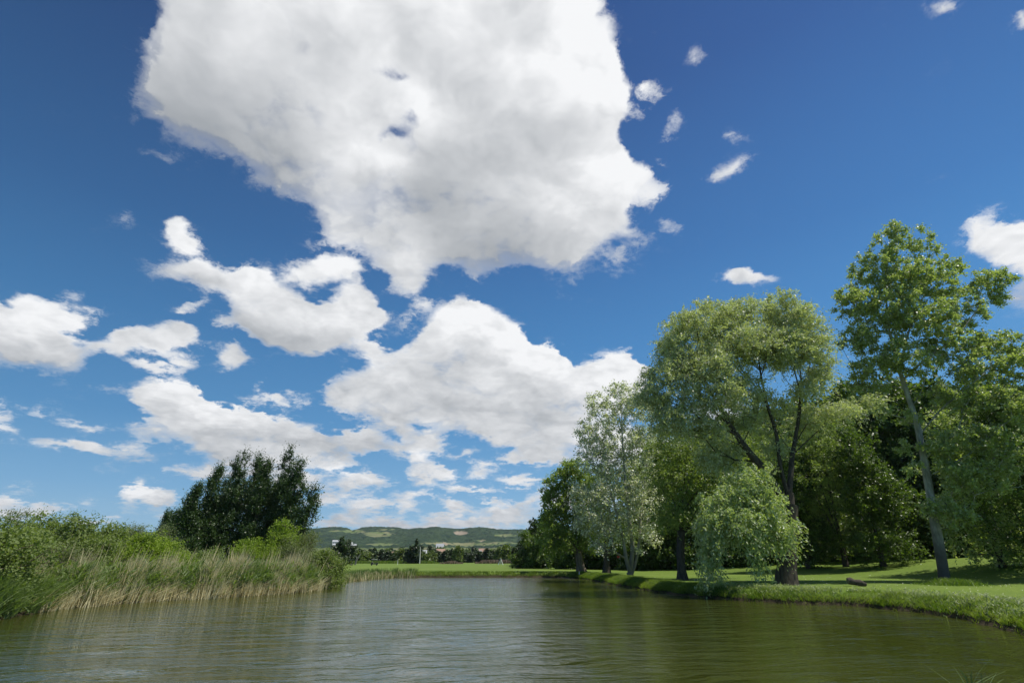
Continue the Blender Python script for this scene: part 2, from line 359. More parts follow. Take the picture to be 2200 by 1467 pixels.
def bark_mat(name, c1, c2, scale=6.0, c3=None):
    m, t = new_mat(name)
    pos = N(t, 'ShaderNodeNewGeometry').outputs['Position']
    st = V_(t, 'MULTIPLY', pos, (1, 1, .25))
    f = noise_(t, scale, 5, .65, st); c = mixc_(t, rng_(t, f, .35, .65), c1, c2)
    if c3 is not None:   # darker colour low on the trunk
        z = sep(t, pos)[2]
        g = rng_(t, M_(t, 'ADD', z, M_(t, 'MULTIPLY', noise_(t, 1.3, 3, .6, pos), 5.0)), 3.5, 9.0)
        c = mixc_(t, g, c3, c)
    bp = N(t, 'ShaderNodeBump', ins={'Strength': .8, 'Distance': .06, 'Height': f})
    out_(t, pbsdf(t, c, .9, .2, bp.outputs[0])); return m
def plain_mat(name, col, rough=.6, spec=.4, var=.12, scale=8.0):
    m, t = new_mat(name)
    f = noise_(t, scale, 4)
    c = mixc_(t, rng_(t, f, .3, .7), [q*(1-var) for q in col], [min(1, q*(1+var)) for q in col])
    out_(t, pbsdf(t, c, rough, spec)); return m

MAT = dict(
 poplar=leaf_mat('poplar_leaf', (.22, .28, .09), (.36, .42, .17), (.38, .42, .26)),
 willow=leaf_mat('willow_leaf', (.30, .33, .18), (.44, .46, .30), (.48, .50, .39)),
 willow_low=leaf_mat('willow_leaf_low', (.25, .31, .11), (.38, .44, .21), (.43, .48, .31)),
 silver=leaf_mat('silver_poplar_leaf', (.24, .26, .16), (.42, .43, .32), (.78, .78, .74), trans=.25),
 alder=leaf_mat('alder_leaf', (.17, .24, .05), (.28, .34, .10)),
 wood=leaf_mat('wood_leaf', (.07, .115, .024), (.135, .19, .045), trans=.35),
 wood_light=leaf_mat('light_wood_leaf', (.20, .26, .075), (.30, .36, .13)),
 grove=leaf_mat('shaded_grove_leaf', (.038, .074, .025), (.068, .11, .037), trans=.25),  # leaf colour darkened to stand for cloud shade over these poplars
 bush_green=leaf_mat('bush_leaf', (.13, .18, .055), (.22, .27, .10), spec=.15, rough=.6),
 bush_bright=leaf_mat('bright_bush_leaf', (.15, .22, .03), (.235, .31, .05), spec=.15, rough=.6),
 bush_olive=leaf_mat('olive_bush_leaf', (.12, .15, .065), (.18, .21, .10), spec=.15, rough=.6),
 bush_grey=leaf_mat('grey_willow_leaf', (.13, .165, .09), (.20, .23, .13), spec=.15, rough=.6),
 reed_dry=leaf_mat('dry_reed', (.50, .44, .22), (.70, .65, .40), trans=.25, rough=.7, spec=.2, tk=(1, .9, .7)),
 reed_green=leaf_mat('green_reed', (.11, .17, .05), (.20, .26, .085), trans=.35, rough=.55),
 grass_blade=leaf_mat('bank_grass_blade', (.08, .15, .014), (.21, .25, .06), trans=.45, rough=.5),
 weed=leaf_mat('bank_weed', (.20, .25, .09), (.42, .45, .28), trans=.35, rough=.6),
 far_leaf=leaf_mat('far_tree_leaf', (.09, .13, .035), (.17, .21, .065)),
 far_dark=leaf_mat('far_dark_leaf', (.03, .055, .02), (.05, .08, .025), trans=.2),
 bark_pale=bark_mat('pale_poplar_bark', (.42, .41, .36), (.2, .19, .16), 2.6, (.10, .088, .072)),
 bark_dark=bark_mat('dark_bark', (.05, .04, .032), (.095, .08, .062), 7.0),
 bark_brown=bark_mat('brown_bark', (.12, .095, .07), (.2, .165, .13), 5.0),
 bark_silver=bark_mat('silver_bark', (.5, .49, .44), (.3, .29, .26), 4.0, (.16, .15, .13)),
)

# ----------------------------------------------------------------- pond outline
R_PX = [(2200,1360),(2150,1349),(2100,1336),(2050,1326),(2000,1318),(1950,1312),(1900,1307),(1850,1302),(1800,1299),(1750,1297.5),(1700,1296),(1650,1293),(1600,1290),(1550,1287),(1500,1283),
        (1450,1277),(1400,1270),(1360,1263),(1320,1256),(1290,1249.5),(1262,1245),(1240,1242),(1200,1240),(1130,1239.5),(1060,1239.5),(980,1239.5),(900,1239.5),(845,1240),(800,1243.5),(760,1247.5),(730,1251),
        (700,1262),(670,1268.5),(640,1272),(600,1275),(550,1279),(500,1282),(450,1285),(400,1287),(350,1290),(300,1293),(250,1297),(200,1302),(150,1305.5),(120,1308),(80,1314),(40,1321),(0,1330)]
shore = [tuple(G(x, y)[:2]) for x, y in R_PX]
shore += [(-21.6, 22), (-21, 16), (-17, 9), (-12, 4.5), (-6, 2.2), (0, 1.4), (6, 2.0), (10.5, 5.5), (14, 11), (15.6, 15.5)]
shore = np.array(shore)
def dense(pts, step, closed=True):
    q = np.vstack([pts, pts[:1]]) if closed else pts
    d = np.r_[0, np.cumsum(np.linalg.norm(np.diff(q, axis=0), axis=1))]
    t = np.arange(0, d[-1], step); return np.stack([np.interp(t, d, q[:, i]) for i in range(q.shape[1])], 1)
SH = dense(shore, .35)
SH = SH+.22*np.stack([np.sin(np.arange(len(SH))*.9+3*np.sin(np.arange(len(SH))*.13)), np.cos(np.arange(len(SH))*.7)], 1)*np.clip(np.linalg.norm(SH, axis=1)/60, .3, 1)[:, None]
def sdist(x, y):
    "signed distance to the shoreline, positive on land"
    x = np.asarray(x, float); y = np.asarray(y, float); shp = x.shape; x = x.ravel(); y = y.ravel()
    out = np.full(len(x), 1e9); A = SH; B = np.roll(SH, -1, 0); E = B-A; L = (E**2).sum(1)
    for s in range(0, len(x), 20000):
        px = x[s:s+20000, None]-A[None, :, 0]; py = y[s:s+20000, None]-A[None, :, 1]
        t = np.clip((px*E[:, 0]+py*E[:, 1])/L, 0, 1)
        out[s:s+20000] = np.sqrt(((px-t*E[:, 0])**2+(py-t*E[:, 1])**2).min(1))
    ins = in_poly(x, y, [tuple(p) for p in SH])
    return np.where(ins, -out, out).reshape(shp)
def ss(t): t = np.clip(t, 0, 1); return t*t*(3-2*t)
def height(x, y, d=None):
    x = np.asarray(x, float); y = np.asarray(y, float)
    if d is None: d = sdist(x, y)
    low = np.where(x < 0, .42, .6)+(.6-.42)*0
    low = .42+.18*ss((x+14)/8)
    low = np.where(y > 68, .42+.18*ss((x+22)/8), low)
    bank = low*ss((d+.15)/1.1)**.6
    h = np.where(d > 0, np.maximum(bank, .03), -.9*ss(-d/3.0)-.05)
    s = .9*x+.35*y
    rise = 1.0*ss((s-47)/14)+.9*ss((x-38)/10)*ss((y-30)/14)
    rise = rise*ss((150-y)/60)
    und = .10*np.sin(x*.13+1)*np.sin(y*.09)*ss((d-3)/10)
    flat = ss((400-np.hypot(x, y))/300)
    return h+(rise+und)*np.where(d > 0, 1, 0)*flat
def hz(x, y): return float(height(np.array([x]), np.array([y]))[0])

# ----------------------------------------------------------------- ground sheet
def axis_(lo, hi, step, far):
    a = list(np.arange(lo, hi+step, step)); s = step
    b = [hi+step]
    while b[-1] < far: s *= 1.25; b.append(b[-1]+s)
    c = [lo-step]; s = step
    while c[-1] > -far: s *= 1.25; c.append(c[-1]-s)
    return np.array(sorted(c)+a+b)
gx = axis_(-34, 46, .3, 6000); gy = np.array(sorted(set(np.round(np.r_[axis_(-4, 84, .3, 6000)], 3)))); gy = gy[gy > -400]
X, Y = np.meshgrid(gx, gy, indexing='ij')
Dg = np.full(X.shape, 500.0); near = (np.abs(X) < 120) & (Y < 200) & (Y > -60)
Dg[near] = sdist(X[near], Y[near])
Z = height(X, Y, Dg)
nx, ny = X.shape
Vv = np.stack([X, Y, Z], -1).reshape(-1, 3); i = np.arange(nx-1)[:, None]*ny+np.arange(ny-1)[None, :]
F = np.stack([i, i+ny, i+ny+1, i+1], -1).reshape(-1, 4)
gm, t = new_mat('grass_ground')
pos = N(t, 'ShaderNodeNewGeometry').outputs['Position']
sd = N(t, 'ShaderNodeAttribute', attribute_name='shore').outputs['Fac']
px_, py_, pz_ = sep(t, pos)
# mown lawn: broad faint stripes, patches and fine mottling
stripe = M_(t, 'SINE', M_(t, 'ADD', M_(t, 'MULTIPLY', py_, .55), M_(t, 'MULTIPLY', noise_(t, .03, 2, .5, pos), 9.0)))
patch = noise_(t, .09, 4, .6, V_(t, 'MULTIPLY', pos, (.5, 1, 1)))
fine = noise_(t, 3.0, 6, .7, pos)
c = mixc_(t, rng_(t, patch, .3, .7), (.115, .18, .022), (.17, .235, .04))
c = mixc_(t, rng_(t, stripe, -1, 1, 0, .35), c, (.165, .22, .05))
c = mixc_(t, rng_(t, fine, .3, .75, 0, .55), c, (.055, .11, .012))
# far rough and fields beyond the course
far = rng_(t, py_, 330, 420)
fc = mixc_(t, rng_(t, noise_(t, .006, 3, .5, pos), .42, .58), (.10, .13, .04), (.2, .19, .09))
c = mixc_(t, far, c, fc)
# bare earth where the bank drops to the water
earth = rng_(t, M_(t, 'ADD', sd, M_(t, 'MULTIPLY', fine, .8)), .45, .95)
c = mixc_(t, earth, mixc_(t, noise_(t, 5, 4, .6, pos), (.022, .018, .010), (.07, .055, .03)), c)
bh = N(t, 'ShaderNodeBump', ins={'Strength': .6, 'Distance': .05, 'Height': noise_(t, 14, 5, .7, pos)})
out_(t, pbsdf(t, c, .85, .15, bh.outputs[0]))
g = link('ground', mesh_np('ground', Vv, F, gm, {'shore': Dg.ravel()}, smooth=True)); tag(g, kind='structure')

# ----------------------------------------------------------------- water
wm, t = new_mat('pond_water')
pos = N(t, 'ShaderNodeNewGeometry').outputs['Position']
pw = V_(t, 'ADD', pos, N(t, 'ShaderNodeVectorMath', operation='SCALE', ins={0: N(t, 'ShaderNodeTexNoise', ins={'Vector': pos, 'Scale': .35, 'Detail': 2}).outputs['Color'], 3: 1.6}).outputs[0])
rot = N(t, 'ShaderNodeVectorRotate', rotation_type='Z_AXIS', ins={'Vector': pw, 'Angle': math.radians(-12)}).outputs[0]
h0 = noise_(t, .55, 2, .5, V_(t, 'MULTIPLY', rot, (.35, 1.3, 1)))
h1 = noise_(t, 1.25, 3, .55, V_(t, 'MULTIPLY', rot, (.38, 1.5, 1)))
h2 = noise_(t, 4.5, 3, .6, V_(t, 'MULTIPLY', rot, (.42, 1.5, 1)))
h3 = noise_(t, .35, 2, .5, V_(t, 'MULTIPLY', rot, (.6, 1.0, 1)))
gust = rng_(t, noise_(t, .12, 3, .5, V_(t, 'MULTIPLY', pos, (1, .5, 1))), .35, .65, .45, 1.15)
hh = M_(t, 'ADD', M_(t, 'ADD', M_(t, 'MULTIPLY', h0, .11), M_(t, 'MULTIPLY', h1, .08)), M_(t, 'MULTIPLY', M_(t, 'MULTIPLY', h2, .034), gust))
hh = M_(t, 'ADD', hh, M_(t, 'MULTIPLY', h3, .05))
bp = N(t, 'ShaderNodeBump', ins={'Strength': 1.0, 'Distance': 1.0, 'Height': hh})
murk = mixc_(t, rng_(t, noise_(t, .08, 3, .5, pos), .3, .7), (.036, .043, .006), (.048, .054, .009))
out_(t, pbsdf(t, murk, .05, .5, bp.outputs[0], IOR=1.62))
wv = np.array([(x, y, 0) for x in np.linspace(-70, 60, 14) for y in np.linspace(-12, 95, 12)]); n_ = 12
wf = [(a*n_+b, (a+1)*n_+b, (a+1)*n_+b+1, a*n_+b+1) for a in range(13) for b in range(n_-1)]
w_ = link('water', mesh_np('water', wv, wf, wm)); tag(w_, kind='structure')

# ----------------------------------------------------------------- trees
def sample_blobs(blobs, n, rng):
    "blobs: (centre, radii) ellipsoids; points crowd towards their outsides"
    w = np.array([b[1][0]*b[1][1]*b[1][2] for b in blobs])**(2/3); w /= w.sum()
    k = rng.choice(len(blobs), n, p=w)
    d = rng.normal(size=(n, 3)); d /= np.linalg.norm(d, axis=1)[:, None]
    r = rng.uniform(.12, 1, n)**.5
    C = np.array([b[0] for b in blobs])[k]; R = np.array([b[1] for b in blobs])[k]
    return C+d*R*r[:, None]
def grow(stems, tips, rng, alpha=.45, down=.9):
    "joins every tip to the nearest limb: returns nodes, parent index"
    nodes = []; par = []; path = []
    for st in stems:                                   # st: (points, index of parent node or None)
        pts, pi = st; pts = np.asarray(pts, float)
        d = np.r_[0, np.cumsum(np.linalg.norm(np.diff(pts, axis=0), axis=1))]
        m = max(3, int(d[-1]/.7)); tt = np.linspace(0, d[-1], m)
        q = np.stack([np.interp(tt, d, pts[:, i]) for i in range(3)], 1)
        if pi is not None:
            D_ = np.linalg.norm(np.array(nodes)-q[0], axis=1); pi = int(D_.argmin())
        for j, p in enumerate(q):
            nodes.append(p); par.append(pi if j == 0 else len(nodes)-2)
            path.append(0 if par[-1] is None else path[par[-1]]+np.linalg.norm(p-nodes[par[-1]]))
    ns = len(nodes); nodes = [np.array(p) for p in nodes]
    NP_ = np.zeros((len(nodes)+len(tips)*4+5, 3)); NP_[:ns] = nodes; PA = list(path)
    def key(a, nidx):
        v = a[:, None]-NP_[nidx][None]; dd = np.sqrt((v**2).sum(2))+1e-6
        return dd*(1+down*np.clip(-v[:, :, 2]/dd+.15, 0, 1))+alpha*np.array([PA[i] for i in nidx])[None]
    cnt = ns
    start = [i for i in range(ns) if path[i] > 1.2]
    K = key(tips, start); best = K.min(1); bi = np.array(start)[K.argmin(1)]
    alive = np.ones(len(tips), bool); tipnode = np.zeros(len(tips), int)
    for _ in range(len(tips)):
        j = int(np.where(alive, best, 1e9).argmin()); alive[j] = False
        p0 = NP_[bi[j]]; p1 = tips[j]; L = np.linalg.norm(p1-p0); m = max(1, min(4, int(L/.9)))
        prev = int(bi[j]); new = []
        for q in range(1, m+1):
            f = q/m; p = p0+(p1-p0)*f
            if q < m: p = p+rng.normal(size=3)*.05*L*np.array([1, 1, .6])+np.array([0, 0, -.10*L*math.sin(f*math.pi)*.5])
            NP_[cnt] = p; par.append(prev); PA.append(PA[prev]+L/m); prev = cnt; new.append(cnt); cnt += 1
        tipnode[j] = prev
        K = key(tips, new); kb = K.min(1); ki = np.array(new)[K.argmin(1)]
        up = kb < best; best = np.where(up, kb, best); bi = np.where(up, ki, bi)
    return NP_[:cnt].copy(), par, tipnode, ns
def radii(nodes, par, r_tip, r_base, ns, e=2.3):
    r = np.zeros(len(nodes)); 
    for i in range(len(nodes)-1, -1, -1):
        if r[i] == 0: r[i] = r_tip**e
        if par[i] is not None: r[par[i]] += r[i]
    r = r**(1/e); root = r[0]
    k = r_base/root
    # scale the thick wood to the wanted trunk, leave the twigs
    return r*(1+(k-1)*np.clip((r-r_tip)/(root-r_tip), 0, 1)**1.8)
def limb_mesh(name, nodes, par, rad, mat, flare=1.5, n=7):
    a = []; b = []; ra = []; rb = []
    idx = [i for i in range(len(nodes)) if par[i] is not None]
    pi = np.array([par[i] for i in idx]); ii = np.array(idx)
    p0 = nodes[pi]; p1 = nodes[ii]; r1 = rad[ii]; r0 = np.minimum(rad[pi], r1*1.25)
    root = pi == 0
    r0 = np.where(root, r1*flare, r0)
    t_ = p1-p0; L = np.linalg.norm(t_, axis=1)[:, None]+1e-6; t_ = t_/L
    p1 = p1+t_*np.minimum(r1[:, None]*.25, .1)
    up = np.where(abs(t_[:, 2:3]) < .9, np.array([[0, 0, 1.]]), np.array([[1., 0, 0]]))
    up = np.where(L > 0, np.array([[.13, .99, 0.05]]), up)
    A = np.cross(t_, up); A /= np.linalg.norm(A, axis=1)[:, None]+1e-9; B = np.cross(t_, A)
    th = np.linspace(0, 2*np.pi, n, endpoint=False)
    ring = np.cos(th)[None, :, None]*A[:, None]+np.sin(th)[None, :, None]*B[:, None]
    lump = 1+.10*np.sin(3*th+1)[None, :, None]
    v = np.concatenate([p0[:, None]+ring*r0[:, None, None]*lump, p1[:, None]+ring*r1[:, None, None]*lump], 1).reshape(-1, 3)
    m = len(idx); i = np.arange(m)[:, None]*2*n; j = np.arange(n)[None, :]; k = (j+1) % n
    f = np.stack([i+j, i+k, i+n+k, i+n+j], -1).reshape(-1, 4)
    return mesh_np(name, v, f, mat, smooth=True)
def leaves(name, pos, size, mat, rng, aspect=.8, axis=None, flat=.0, var=.35, tint=None):
    n = len(pos); s = size*rng.uniform(1-var, 1+var, n)
    nrm = rng.normal(size=(n, 3)); nrm[:, 2] += flat*np.sign(nrm[:, 2]); nrm /= np.linalg.norm(nrm, axis=1)[:, None]
    ax = rng.normal(size=(n, 3)) if axis is None else axis+rng.normal(size=(n, 3))*.45
    ax -= (ax*nrm).sum(1)[:, None]*nrm; ax /= np.linalg.norm(ax, axis=1)[:, None]+1e-9
    sd_ = np.cross(nrm, ax); a = ax*s[:, None]*.5; b = sd_*(s*aspect)[:, None]*.5
    v = np.stack([pos-a, pos+b-a*.25, pos+a, pos-b-a*.25], 1).reshape(-1, 3)
    f = np.arange(4*n).reshape(-1, 4)
    tn = rng.uniform(0, 1, n) if tint is None else np.clip(tint+rng.normal(size=n)*.22, 0, 1)
    return mesh_np(name, v, f, mat, {'tint': np.repeat(tn, 4)})
def twigs(tips, dirs, per, k, length, droop, wind, rng, spread=.8, jit=.05):
    "points along short twigs that leave each tip; returns points, directions, clump id"
    n = len(tips)*per
    T = np.repeat(tips, per, 0); cid = np.repeat(np.arange(len(tips)), per)
    d = np.repeat(dirs, per, 0)+rng.normal(size=(n, 3))*spread; d /= np.linalg.norm(d, axis=1)[:, None]
    L = length*rng.uniform(.5, 1.25, n)
    u = np.linspace(.05, 1, k)[None, :]+rng.uniform(-.06, .06, (n, k))
    p = T[:, None]+d[:, None]*(L[:, None]*u)[..., None]
    bend = (droop*u**2)*L[:, None]
    p[..., 2] -= bend; p[..., 0] += wind*(u**2)*L[:, None]
    tan = d[:, None]+np.array([0, 0, -1.])*(2*droop*u)[..., None]+np.array([wind, 0, 0])*(2*u)[..., None]
    p = p+rng.normal(size=p.shape)*jit
    return p.reshape(-1, 3), tan.reshape(-1, 3), np.repeat(cid, k)
def crown_points(nodes, par, tipnode, tips, **kw):
    dirs = tips-nodes[[par[i] for i in tipnode]]; dirs /= np.linalg.norm(dirs, axis=1)[:, None]+1e-6
    return dirs
def make_tree(name, base, stems, blobs, ntips, leafmat, barkmat, label, cat='tree', group=None, seed=1, r_base=.35, r_tip=.012,
              leaf=.14, aspect=.8, per=7, k=8, tw=.7, droop=.15, wind=.1, spread=.8, jit=.08, alpha=.45, flat=.3, trunkname='trunk', extra=None, flare=1.5, gap=.25):
    rng = np.random.default_rng(seed)
    base = np.asarray(base, float)
    root = thing(name, base, label, cat, group)
    tips = sample_blobs(blobs, ntips, rng)
    nodes, par, tn, ns = grow(stems, tips, rng, alpha)
    rad = radii(nodes, par, r_tip, r_base, ns)*(1-.38*np.clip((nodes[:, 2]-base[2])/(nodes[:, 2].max()-base[2]), 0, 1))
    link(trunkname, limb_mesh('trunk', nodes-base, par, rad, barkmat, flare), root)
    dirs = crown_points(nodes, par, tn, tips)
    keep = rng.uniform(size=len(tips)) > gap*.3
    p, a, cid = twigs(tips[keep], dirs[keep]*.8+np.array([0, 0, .25]), per, k, tw, droop, wind, rng, spread, jit)
    ct = rng.uniform(.15, .85, len(tips))
    link('crown', leaves('crown', p-base, leaf, leafmat, rng, aspect, a/ (np.linalg.norm(a, axis=1)[:, None]+1e-6), flat, tint=ct[cid]), root)
    return root
def PB(px, py, Y, rx, ry, dep):      # crown blob traced in photo pixels at distance Y
    m = mpp(px, py, Y); return (P(px, py, Y), (rx*m, dep, ry*m*.97))
def PP(pts, Y): return [P(x, y, Y+(q[0] if q else 0)) for x, y, *q in pts]
def foot(px, py):
    "ground point under a photo pixel"
    z = .6
    for _ in range(30):
        p = G(px, py, z); z = .7*z+.3*hz(p[0], p[1])
    return G(px, py, z)

def at0(px, Y): x = P(px, 1200, Y)[0]; return np.array([x, Y, hz(x, Y)])
# tall pale-barked poplar on the right
b = foot(2030, 1251); YA = b[1]
trunk = [b]+PP([(2022,1200),(2008,1120),(1996,1050),(1984,980),(1968,900),(1948,845),(1934,800)], YA)
stA = [(trunk, None),
 (PP([(1934,800),(1945,740),(1962,680),(1975,610),(1982,540)], YA), 1),
 (PP([(1934,800),(1915,740),(1905,670),(1905,590),(1912,520)], YA), 1),
 (PP([(1940,815),(1990,770,-.5),(2060,720,-1),(2110,650,-1.5)], YA), 1),
 (PP([(1932,800),(1890,750,.5),(1855,690,1)], YA), 1),
 (PP([(1975,935),(2020,880,-1),(2075,835,-2),(2130,790,-2.5)], YA), 1),
 (PP([(1990,1025),(2040,1000,-1),(2090,970,-1.5)], YA), 1)]
blA = [PB(x, y, YA+dy, rx, ry, d) for x, y, rx, ry, dy, d in [
 (1914,520,32,46,0,1.6),(1983,530,24,44,0,1.3),(1880,585,50,45,.5,2.2),(1940,600,60,55,-.5,2.4),(1995,610,45,50,0,2),(1835,655,42,45,0,1.8),(1900,670,75,60,0,3),
 (1975,690,70,60,-1,3),(2050,640,45,38,0,1.8),(2045,575,26,26,0,1.2),(2110,610,36,30,0,1.4),(2150,605,24,26,0,1),(2140,640,18,22,0,1),(2085,680,36,30,-.5,1.6),
 (1835,735,36,36,0,1.6),(1890,765,55,42,0,2.4),(1960,780,60,38,-1.5,2),(2040,745,60,38,-.5,2.2),(1868,840,38,36,1,1.6),(1850,800,25,25,0,1.2),
 (2130,740,45,30,-1,1.8),(2180,745,36,32,-1,1.6),(2100,790,55,36,-1.5,2),(2190,790,40,30,-2,1.8),
 (2080,860,60,42,-1.5,2.2),(2150,880,55,50,-2,2.4),(2010,850,38,26,-1,1.2),(2130,950,55,42,-2,2.2),(2050,945,42,32,-1.5,1.6),(2180,1000,50,45,-2,2),
 (1958,1008,32,14,-.8,.7),(2060,1010,50,26,-1.2,1.4),(2050,1110,40,26,-1,1.2),(2010,960,30,22,-1,1),(1960,900,26,16,0,.8),(2070,1060,50,30,-1,1.6),(2110,1030,50,36,-1.5,2),(1935,960,22,12,0,.6),(2000,1090,26,14,-.6,.6),(2220,860,60,60,-2,2),(1900,880,30,20,0,1)]]
make_tree('poplar_tree', b, stA, blA, 1600, MAT['poplar'], MAT['bark_pale'], 'tall poplar with pale leaning trunk standing alone on the right lawn', seed=3,
          r_base=.36, leaf=.165, aspect=.85, per=9, k=10, tw=.62, droop=.12, wind=.05, alpha=.35, jit=.08, flare=1.15)

# big willow
b = foot(1690, 1256); YB = b[1]
T = lambda pts, dy=0: PP(pts, YB+dy)
stB = [([b]+T([(1690,1225),(1692,1180),(1694,1120),(1696,1060)]), None),
 (T([(1696,1060),(1702,980,.3),(1716,900,.6),(1722,820,.6),(1712,740,.6),(1700,690,.6)]), 1),
 (T([(1694,1070),(1676,1000),(1668,930),(1645,860),(1632,790),(1625,720)]), 1),
 (T([(1694,1090),(1650,1020,-.3),(1600,960,-.6),(1560,900,-1),(1520,830,-1),(1490,760,-1)]), 1),
 (T([(1570,915,-1),(1500,855,-1.5),(1440,822,-2),(1405,818,-2)]), 1),
 (T([(1600,960,-.6),(1530,930,-1),(1460,920,-1)]), 1),
 (T([(1640,850),(1590,790,.5),(1565,720,1)]), 1),
 (T([(1704,960,.3),(1740,900,.6),(1765,840,.6),(1755,780,.6)]), 1),
 (T([(1704,975,.3),(1780,905,1),(1840,880,1.5),(1875,868,1.5)]), 1),
 (T([(1690,1130),(1670,1090,-1.5),(1630,1060,-3),(1590,1070,-4)]), 1)]
blB = [PB(x, y, YB+dy-1.0, rx, ry, d) for x, y, rx, ry, dy, d in [
 (1465,705,40,26,-1,2.2),(1450,760,36,40,-1,2.2),(1530,690,55,38,0,3),(1590,675,40,28,.5,2.6),(1672,668,32,34,.5,2.2),(1700,690,40,42,0,2.4),(1738,740,36,45,.3,2.4),
 (1762,800,28,34,.5,2),(1560,750,70,50,0,3.5),(1640,745,55,45,0,3),(1500,800,70,45,-1,3),(1690,760,45,40,0,2.6),(1420,815,42,28,-1.5,2),(1395,845,25,26,-1.5,1.6),(1450,865,50,30,-1.5,2.2),
 (1530,860,70,34,-1,2.4),(1600,840,36,34,.5,1.8),(1735,840,26,18,.5,1.4),(1800,885,36,14,1,1),(1860,868,30,12,1.5,1),(1445,905,40,30,-1.2,2),(1510,920,50,28,-.5,2.0),(1590,905,40,34,1.5,1.5),(1650,880,34,40,2,1.2),(1550,980,50,34,1.5,1.5),(1660,960,34,36,2,1.2),(1730,900,30,34,2,1.2)]]
make_tree('willow_tree', b, stB, blB, 1550, MAT['willow'], MAT['bark_dark'], 'big spreading willow with thick dark trunk and bough hanging over the bank', seed=5,
          r_base=.64, leaf=.2, aspect=.36, per=10, k=12, tw=1.2, droop=.55, wind=.1, spread=.75, alpha=.5, jit=.07, flat=0, flare=1.25)
willow = [o for o in COL.objects if o.name == 'willow_tree'][0]
# its low bough, paler and closer
rng = np.random.default_rng(8)
bl2 = [PB(x, y, YB-3.2+dy, rx, ry, d) for x, y, rx, ry, dy, d in [
 (1600,1040,50,34,0,1.8),(1560,1075,55,36,0,1.8),(1640,1085,55,40,0,2),(1590,1120,60,40,-.5,2),(1530,1130,36,36,-.3,1.5),(1665,1130,40,40,0,1.6),(1620,1010,30,22,0,1.2),
 (1528,1160,30,20,-.3,1.2),(1606,1150,34,20,-.3,1.2),(1680,1150,24,20,0,1.0)]]
tp = sample_blobs(bl2, 330, rng)
hang = np.array([P(1520+rng.uniform(-26, 34), 1195+rng.uniform(-10, 15), YB-3.6+rng.uniform(-.8, .8)) for _ in range(15)]+[P(1617+rng.uniform(-20, 26), 1185+rng.uniform(-8, 12), YB-3.4+rng.uniform(-.6, .6)) for _ in range(8)])
p1_, a1_, c1_ = twigs(tp, rng.normal(size=tp.shape)*.5+[0, 0, .1], 7, 12, .95, .9, .05, rng, .8, .06)
p2_, a2_, c2_ = twigs(hang, np.zeros_like(hang)+[0, 0, -.6], 4, 18, 1.5, .35, .03, rng, .2, .07)
pa = np.vstack([p1_, p2_]); aa = np.vstack([a1_, a2_]); aa /= np.linalg.norm(aa, axis=1)[:, None]
tt_ = np.r_[rng.uniform(.2, .8, len(tp))[c1_], np.full(len(p2_), .6)]
lb = link('hanging_bough', leaves('hanging_bough', pa-b, .21, MAT['willow_low'], rng, .42, aa, 0, tint=tt_), willow)
lb['label'] = 'leafy low bough that hangs almost to the grass'

b = at0(1462, 50)
make_tree('bank_tree', b, [([b]+PP([(1462,1190),(1464,1140),(1468,1080),(1472,1010),(1478,960)], 50), None), (PP([(1466,1120),(1440,1060),(1420,1010)], 50), 1), (PP([(1466,1100),(1510,1040),(1540,990)], 50), 1)],
          [PB(x, y, 50+dy, rx, ry, d) for x, y, rx, ry, dy, d in [(1440,950,50,40,0,3),(1500,970,55,40,0,3),(1560,950,50,40,1,3),(1450,1030,60,45,0,3),(1520,1050,60,45,0,3),(1590,1000,50,45,1,3),(1640,950,40,40,2,2.5),(1440,1100,50,34,0,2.4),(1500,1120,50,28,0,2.4),(1560,1090,50,40,0,3)]],
          760, MAT['wood_light'], MAT['bark_dark'], 'mid green drooping tree between the silvery poplar and the big willow', seed=10, r_base=.35, leaf=.22, aspect=.4, per=8, k=9, tw=1.1, droop=.6)

# silver poplar clump, three trunks
b = foot(1352, 1237); YC = b[1]
T = lambda pts, dy=0: PP(pts, YC+dy)
stC = [([b]+T([(1356,1215),(1360,1180),(1352,1120),(1345,1040),(1338,960),(1335,880)]), None),
 (T([(1356,1232),(1346,1205,-.3),(1340,1160,-.4),(1322,1090,-.4),(1300,1020,-.4)]), 1),
 (T([(1358,1232),(1368,1200,.3),(1374,1160,.3),(1378,1090,.3),(1390,1000,.3),(1392,930,.3)]), 1),
 (T([(1345,1040),(1310,985),(1285,940),(1268,920)]), 1),
 (T([(1322,1090,-.4),(1290,1060,-.8),(1262,1050,-1)]), 1)]
blC = [PB(x, y, YC+dy, rx, ry, d) for x, y, rx, ry, dy, d in [
 (1318,835,22,20,0,1.2),(1280,862,22,26,0,1.4),(1345,850,34,30,0,2),(1310,890,44,34,0,2.4),(1375,880,40,40,0,2.4),(1265,935,30,36,0,2),(1330,950,60,45,0,3),(1395,950,40,45,.5,2.5),
 (1280,990,40,36,0,2.2),(1350,1020,60,45,0,3),(1250,1070,32,36,-.5,2),(1300,1070,50,40,-.5,2.5),(1380,1080,45,45,0,2.5),(1270,1120,45,34,-.5,2.2),(1330,1130,45,34,0,2),
 (1390,1150,30,30,0,1.6),(1300,1165,36,24,-.5,1.6),(1372,1195,8,20,0,.4)]]
make_tree('silver_poplar_tree', b, stC, blC, 1000, MAT['silver'], MAT['bark_silver'], 'thin silvery poplar with three pale trunks at the pond edge', seed=9,
          r_base=.46, r_tip=.017, leaf=.19, aspect=.75, per=7, k=7, tw=.8, droop=.25, wind=.1, alpha=.3, jit=.12, flare=1.2)

